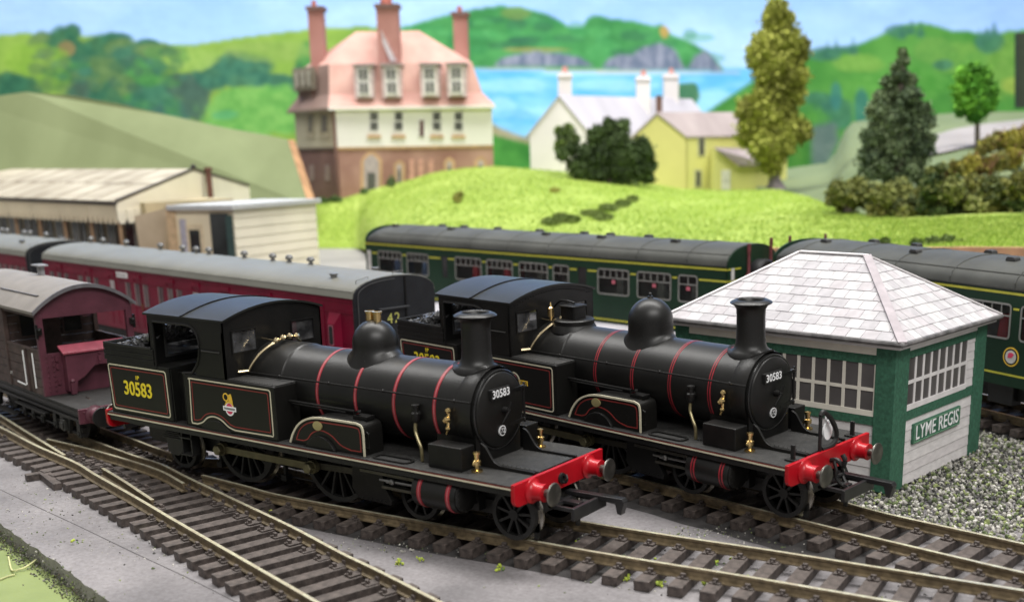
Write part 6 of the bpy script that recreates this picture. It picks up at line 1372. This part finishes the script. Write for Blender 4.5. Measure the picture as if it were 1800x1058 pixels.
# gable end
gb_ = [Fr+Vector((0,0,-1.5)), Ap+Vector((0,0,-1.5)), Re+Vector((0,0,-1.5)), Vector((Re.x,Re.y,48)), Vector((Fr.x,Fr.y,57))]
k = MB(); prismw(k, [p-so_ for p in gb_], dirv*2); k.build('gable', cr2, stn)
gd = (Re-Fr); gd.z = 0; P = []; L_ = gd.length; g0_ = Vector((Fr.x,Fr.y,0))
for i in range(5):
    u0, u1 = i*8.2, (i+1)*8.2-.6; P = [(u0,57),(u1,57),(u1,51.5),((u0+u1)/2+2,48.8),((u0+u1)/2-2,48.8),(u0,51.5)]
    k = MB(); prismw(k, [g0_+gd.normalized()*u+Vector((0,0,z))-so_-dirv*.6 for u, z in P], dirv*1.2); k.build('valance_board', cr2, stn)
k = MB(); w0 = g0_+perp*20+dirv*4; w1 = w0+dirv*LN; k.add([Vector((w0.x,w0.y,8))-so_, Vector((w1.x,w1.y,8))-so_, Vector((w1.x,w1.y,60))-so_, Vector((w0.x,w0.y,60))-so_, Vector((w0.x,w0.y,8))-so_+perp*60, Vector((w1.x,w1.y,8))-so_+perp*60, Vector((w1.x,w1.y,60))-so_+perp*60, Vector((w0.x,w0.y,60))-so_+perp*60], [(0,1,2,3),(1,5,6,2),(4,7,6,5),(0,3,7,4),(3,2,6,7)]); k.build('wall', mat('station_wall_tan', (.36,.31,.20), .8, var=.2, nscale=.2), stn)
for i in range(11):
    a = w0+dirv*(6+i*23)-perp*.8; b = a+dirv*19; k = MB(); prismw(k, [Vector((p.x,p.y,z))-so_ for p, z in ((a,14),(b,14),(b,58),(a,58))], perp*1.0); wn = k.build('window', dkglass, stn)
    k = MB(); c = a+dirv*7-perp*.3; k.bar(Vector((c.x,c.y,14))-so_, Vector((c.x,c.y,50))-so_, .9, .9, up=(1,0,0)); k.build('glazing_bar', mat('bar_grey', (.30,.30,.27), .7), wn)
for i in range(7):
    a = g0_+dirv*(3+i*34)+perp*2.5; k = MB(); k.lathe([(1.1,8),(1.1,58)], (a.x-so_.x,a.y-so_.y,0), 2, 8); k.v = [(x,y,z-so_.z) for x,y,z in k.v]; k.build('canopy_post', mat('post_tan', (.34,.22,.13), .8), stn)
k = MB(); P = [at(x,y,655) for x,y in ((236,380),(292,366),(292,470),(250,470))]; prismw(k, [p-so_ for p in P], HF*30); k.build('side_wall', mat('stone_tan', (.45,.36,.25), .85, nscale=.6, col2=(.55,.45,.32)), stn)
fpz = at(370,345,745); k = MB(); k.lathe([(1.9,40),(1.9,76.5),(2.6,77),(2.6,79)], (fpz.x-so_.x,fpz.y-so_.y,-so_.z), 2, 10); k.build('stove_pipe', mat('pipe_brown', (.13,.055,.04), .7), stn)
hut = empty('platform_hut', tuple(XY(405,640,11)), label='small cream boarded hut with flat pale roof in front of the station', cat='hut'); uo = Vector(hut.location)/S
hL, hC, hR = XY(292,646,0), XY(402,640,0), XY(549,706,0); up = lambda p, z: Vector((p.x,p.y,z))-uo
back_ = hL+(hR-hC)
k = MB(); prismw(k, [up(hL,9),up(hC,9),up(hR,9),up(back_,9)], (0,0,48.5)); k.build('core', cr, hut)
nr = (hR-hC).normalized(); nout = Vector((nr.y,-nr.x,0)); 
for i in range(9):
    z0_, z1_ = 9+i*5.4, 9+(i+1)*5.4-.35; k = MB(); prismw(k, [up(hC,z0_)+nout*.9, up(hR,z0_)+nout*.9, up(hR,z1_)+nout*.6, up(hC,z1_)+nout*.6], -nout*.8); k.build('plank', cr2, hut)
k = MB(); e = 3; prismw(k, [up(hL,57)-nr*e+nout*0, up(hC,57)+nout*3-nr*e, up(hR,57)+nout*3+nr*e, up(back_,57)+nr*e], (0,0,2.8)); k.build('hut_roof', mat('hut_roof_pale', (.46,.47,.47), .6, var=.05), hut, bevel=.3)
ld = (hC-hL).normalized(); ln_ = Vector((ld.y,-ld.x,0))
def onh(name, mt, a, b, z0, z1, push=.6, parent=None):
    A = hL+(hC-hL)*a; B = hL+(hC-hL)*b; k = MB(); prismw(k, [up(A,z0)+ln_*push, up(B,z0)+ln_*push, up(B,z1)+ln_*push, up(A,z1)+ln_*push], -ln_*1); return k.build(name, mt, parent or hut)
teal = mat('door_teal', (.035,.07,.065), .6)
onh('corner_post', mat('corner_tan', (.56,.40,.24), .8), -.06, .08, 9, 60, 1.0); onh('poster_board', mat('poster_lilac', (.42,.40,.46), .7), .15, .24, 12, 52, 1.2); wd_ = onh('window', mat('frame_cream', (.6,.5,.34), .8), .24, .50, 14, 49); onh('pane', dkglass, .29, .45, 16, 46, 1.0, wd_)
onh('screen', dkglass, .64, .92, 9, 55, .8); onh('door', teal, .90, 1.0, 9, 54, 1.6)

# ================================================================== trees and bushes
def leafmat(name, c1, c2): return mat(name, c1, .85, nscale=.55, col2=c2, detail=6)
def crown(name, clumps, cols, parent, n_per, size, o, seed=1, elong=1.0):
    r = random.Random(seed); k = MB(); tot = sum(c[3]**2 for c in clumps)
    for (x, y, z, R_) in clumps:
        n = int(2.2*n_per*R_**2/ (tot/len(clumps)))
        base_ = r.randrange(len(cols))
        for i in range(n):
            u = Vector((r.gauss(0,1), r.gauss(0,1), r.gauss(0,1))).normalized(); rad = R_*(r.random()**.4 if r.random() < .88 else r.uniform(.9,1.3))*(.85+.3*noise.noise(u*2+Vector((x,y,z))))
            p = Vector((x,y,z))+Vector((u.x*rad, u.y*rad, u.z*rad*elong)); s_ = size*.66*r.uniform(.6,1.3)
            a = Vector((r.uniform(-1,1), r.uniform(-1,1), r.uniform(-1,1))).normalized(); b = a.cross(Vector((r.uniform(-1,1), r.uniform(-1,1), r.uniform(-1,1)))).normalized()
            k.m = base_ if r.random() < .6 else r.randrange(len(cols)); k.add([p-o+a*s_, p-o+b*s_*.6, p-o-a*s_, p-o-b*s_*.6], [(0,1,2,3)])
    return k.build(name, cols, parent)
def tree(name, label, cat, base, trunk, clumps, cols, n, size, barkm, group=None, seed=1, elong=1.0, limbs=True):
    """base (px,py,depth); trunk [(px,py,radius)]; clumps [(px,py,radius_px,depth offset)]"""
    b = at(*base); rt = empty(name, tuple(b), label=label, cat=cat, group=group); o = Vector(b); d = base[2]
    T = [at(x, y, d)-o for x, y, r_ in trunk]; k = MB(); k.tube(T, [r_ for x,y,r_ in trunk], 9)
    cl = []
    for c in clumps:
        px, py, rp, dz = c; p = at(px, py, d+dz); cl.append((p.x, p.y, p.z, rp*d/CAM['f']))
    if limbs:
        rr = random.Random(seed)
        for (x, y, z, R_) in cl:
            q = Vector((x,y,z))-o; t = max(T[0].z+.2*(T[-1].z-T[0].z), min(T[-1].z, q.z-R_*.9)); f_ = (t-T[0].z)/max(1e-3, T[-1].z-T[0].z); i = min(len(T)-2, int(f_*(len(T)-1))); s_ = T[i].lerp(T[i+1], f_*(len(T)-1)-i)
            k.tube([s_, s_.lerp(q, .5)+Vector((0,0,-R_*.1)), q], [max(.5,R_*.09), max(.35,R_*.06), .2], 6)
    k.build('trunk', barkm, rt, smooth=True)
    crown('crown', cl, cols, rt, n, size, o, seed, elong); return rt
bark = mat('bark', (.10,.08,.07), .9, var=.3, nscale=2, bump=.4); barkg = mat('bark_grey', (.13,.11,.12), .9, var=.3, nscale=2, bump=.4)
olive = [leafmat('leaf_olive_a', (.21,.23,.03), (.36,.39,.07)), leafmat('leaf_olive_b', (.30,.32,.045), (.47,.50,.11)), leafmat('leaf_olive_c', (.15,.16,.025), (.26,.27,.05))]
tree('poplar_tree', 'tall yellow olive poplar tree beside the yellow cottage', 'tree', (1364,334,930), [(1364,334,9),(1362,318,5),(1360,290,4),(1350,200,3),(1362,100,2),(1365,30,1)],
    [(1365,18,20,0),(1352,30,14,0),(1380,36,18,0),(1360,58,26,4),(1385,75,26,-4),(1345,80,24,0),(1330,98,22,0),(1365,105,34,0),(1400,95,22,4),(1412,80,14,0),(1375,135,34,0),(1345,130,24,0),(1400,135,24,0),(1395,165,24,0),(1360,165,30,0),(1340,185,30,0),(1315,195,24,0),(1375,195,26,0),(1350,215,36,0),(1318,225,24,0),(1385,225,26,0),(1410,232,20,0),(1345,250,34,-4),(1375,255,26,0),(1312,240,18,0),(1355,280,26,0),(1362,298,14,0)], olive, 700, 2.7, barkg, seed=2, elong=1.1)
dkg = [leafmat('leaf_pine_a', (.075,.115,.055), (.14,.20,.09)), leafmat('leaf_pine_b', (.12,.17,.08), (.22,.28,.14)), leafmat('leaf_pine_c', (.045,.075,.04), (.09,.13,.065))]
tree('conifer_tree', 'dark green conifer tree behind the long bushes', 'tree', (1584,345,760), [(1584,345,6),(1583,300,4.5),(1582,200,3.2),(1585,120,2),(1586,85,1)],
    [(1586,92,9,0),(1588,108,13,0),(1575,118,10,0),(1582,135,18,0),(1560,145,14,0),(1600,142,14,0),(1570,165,24,5),(1600,170,22,-5),(1550,170,16,0),(1545,195,24,0),(1585,200,30,0),(1618,192,20,0),(1625,215,22,0),(1560,225,30,0),(1600,232,30,0),(1535,240,24,0),(1570,262,32,0),(1615,262,28,0),(1530,275,24,0),(1550,295,28,0),(1600,292,30,0),(1635,245,14,0),(1525,305,20,0),(1580,315,26,0),(1620,312,20,0)], dkg, 620, 2.0, bark, seed=4, elong=.8)
brg = [leafmat('leaf_bright_a', (.07,.26,.015), (.14,.42,.03)), leafmat('leaf_bright_b', (.12,.36,.02), (.22,.52,.05)), leafmat('leaf_bright_c', (.04,.17,.012), (.09,.27,.03))]
tree('young_tree', 'small bright green tree with a thin trunk near the road', 'tree', (1718,262,900), [(1718,262,2.2),(1718,220,1.8),(1716,170,1.4),(1712,120,.8)],
    [(1712,122,14,0),(1695,135,16,0),(1728,132,16,0),(1712,150,22,0),(1688,160,16,0),(1738,160,18,0),(1700,180,22,0),(1730,185,20,0),(1715,200,18,0),(1690,195,12,0),(1745,180,10,0)], brg, 480, 2.3, bark, seed=6)
dkb = [leafmat('leaf_dark_a', (.028,.05,.016), (.06,.095,.028)), leafmat('leaf_dark_b', (.045,.08,.02), (.09,.14,.04))]
tree('dark_bush', 'spreading dark green bush in front of the white cottage', 'bush', (1075,326,900), [(1075,330,4),(1072,290,3),(1070,250,2)],
    [(1072,225,18,0),(1095,222,14,0),(1050,240,20,0),(1085,248,24,0),(1030,270,20,0),(1060,272,28,0),(1100,275,28,0),(1130,268,22,0),(1128,250,12,0),(1020,295,22,0),(1050,300,26,0),(1090,302,28,0),(1125,300,24,0),(1145,290,12,0),(1140,312,12,0),(1005,262,12,0),(990,272,14,0)], dkb, 620, 2.4, bark, seed=8)
tree('pale_bush', 'small pale green leafed bush at the left of the dark bush', 'bush', (990,290,905), [(1000,296,2),(995,270,1.4),(992,250,1)],
    [(995,240,18,0),(982,230,8,0),(1000,226,8,0),(1012,245,8,0),(985,256,10,0)], [leafmat('leaf_sage_a', (.20,.29,.07), (.30,.40,.12)), leafmat('leaf_sage_b', (.06,.09,.03), (.12,.17,.06))], 500, 2.3, bark, seed=9)
autumn = [leafmat('leaf_autumn_a', (.15,.17,.04), (.27,.29,.08)), leafmat('leaf_autumn_b', (.065,.085,.025), (.125,.155,.05)), leafmat('leaf_autumn_c', (.15,.15,.03), (.27,.27,.06))]
ybush = [leafmat('leaf_yellow_a', (.28,.25,.03), (.46,.42,.07)), leafmat('leaf_rust', (.15,.08,.03), (.24,.14,.06)), leafmat('leaf_autumn_c', (.15,.15,.03), (.27,.27,.06))]
seed = 20
for (lab, bx, by, d, cl, cols) in (
    ('round olive brown bush at the left end of the long hedge', 1490, 372, 700, [(1475,340,22),(1500,335,24),(1525,345,24),(1490,358,20),(1462,350,12)], autumn),
    ('olive brown bush under the conifer', 1570, 388, 680, [(1550,345,24),(1580,340,26),(1560,365,24),(1600,360,26),(1540,372,16),(1590,378,18),(1620,345,20)], autumn),
    ('darker hedge bush right of the conifer', 1650, 386, 660, [(1640,330,24),(1670,335,26),(1635,360,24),(1665,365,24),(1690,350,24),(1650,378,16),(1640,305,14),(1655,295,10)], [autumn[1], dkb[1], autumn[0]]),
    ('hedge bush at the right beneath the yellow shrubs', 1730, 384, 650, [(1715,330,26),(1745,335,28),(1720,360,24),(1755,362,26),(1780,345,26),(1735,376,16)], autumn),
    ('last hedge bush cut off by the right edge', 1810, 380, 640, [(1795,325,28),(1830,330,34),(1800,355,28),(1840,360,30),(1815,372,20)], [autumn[1], autumn[2], dkb[1]]),
    ('yellow topped shrub low on the slope', 1700, 320, 760, [(1680,298,16),(1705,290,18),(1730,295,18),(1755,285,18),(1780,280,18),(1660,310,10),(1720,308,14)], ybush),
    ('yellow and rust shrub high at the right edge', 1770, 280, 800, [(1735,255,14),(1755,248,16),(1780,245,18),(1805,240,20),(1725,266,10),(1790,262,14)], ybush)):
    seed += 1; tree('bush', lab, 'bush', (bx, by, d), [(bx,by,3),(bx,by-20,2),(bx,by-40,1)], [(a,b,c,random.uniform(-8,8)) for a,b,c in cl], cols, 620, 2.1, bark, 'bushes along the grassy slope', seed)
def row(p): d_ = p-CC; return CAM['py'] - CAM['f']*d_.dot(CU)/d_.dot(CF)
def hill_at(px, py):
    lo, hi = 0.0, 1.0
    for _ in range(18):
        mid = (lo+hi)/2
        if row(hill_pt(px, mid)) > py: lo = mid
        else: hi = mid
    return hill_pt(px, (lo+hi)/2)
rm_ = random.Random(15)
for (lab, cl, cols, h_) in (
    ('tiny yellow green tuft on the open hillside', [(804,352,7,7),(810,347,4,5)], [leafmat('leaf_tuft', (.16,.17,.025), (.28,.28,.05))], 4),
    ('dark low moss patch on the hillside', [(1112,352,10,5),(1095,360,14,6),(1070,368,18,6),(1040,377,20,5),(1060,384,18,5),(1000,388,20,6),(970,392,18,6),(985,382,12,4)], [leafmat('leaf_moss', (.10,.15,.025), (.17,.23,.045))], 1.6),
    ('small rust tuft near the crest', [(975,337,9,3)], [leafmat('leaf_tuft_b', (.22,.23,.035), (.33,.33,.06))], 2),
    ('small dark bush at the foot of the house', [(688,326,8,5)], dkb, 8),
    ('low dark growth against the dark side wall of the house', [(565,356,14,3),(590,354,12,3),(640,340,8,3)], [leafmat('leaf_wall', (.05,.10,.02), (.10,.18,.04))], 4)):
    c0 = hill_at(cl[0][0], cl[0][1]); rt = empty('tuft', tuple(c0), label=lab, cat='tuft'); k = MB()
    for (x, y, rx, ry) in cl:
        for i in range(int(rx*ry*7)):
            a_ = rm_.uniform(0, 2*PI); q_ = rm_.random()**.5; p = hill_at(x+rx*q_*math.cos(a_), y+ry*q_*math.sin(a_)) - c0 + Vector((0,0,rm_.random()*h_*(1-q_*.6)+.6))
            a = Vector((rm_.uniform(-1,1), rm_.uniform(-1,1), rm_.uniform(-1,1))).normalized(); b = a.cross(Vector((rm_.uniform(-1,1), rm_.uniform(-1,1), rm_.uniform(-1,1)))).normalized(); s_ = rm_.uniform(.7,1.5)
            k.m = rm_.randrange(len(cols)); k.add([p+a*s_, p-b*s_*.6, p-a*s_, p+b*s_*.6], [(0,1,2,3)])
    k.build('crown', cols, rt)
for (lab, bx, by, d, cl, cols) in (
    ('dark green clump behind the railcar roof', 1650, 432, 535, [(1535,426,10),(1555,424,10),(1610,426,12),(1640,424,14),(1665,422,14),(1690,428,12)], [leafmat('leaf_moss_b', (.09,.14,.03), (.17,.24,.06))]),):
    seed += 1; tree('tuft', lab, 'tuft', (bx, by, d), [(bx,by,.8),(bx,by-6,.4)], [(a,b,c,0) for a,b,c in cl], cols, 320, 1.3, bark, None, seed, .6, False)
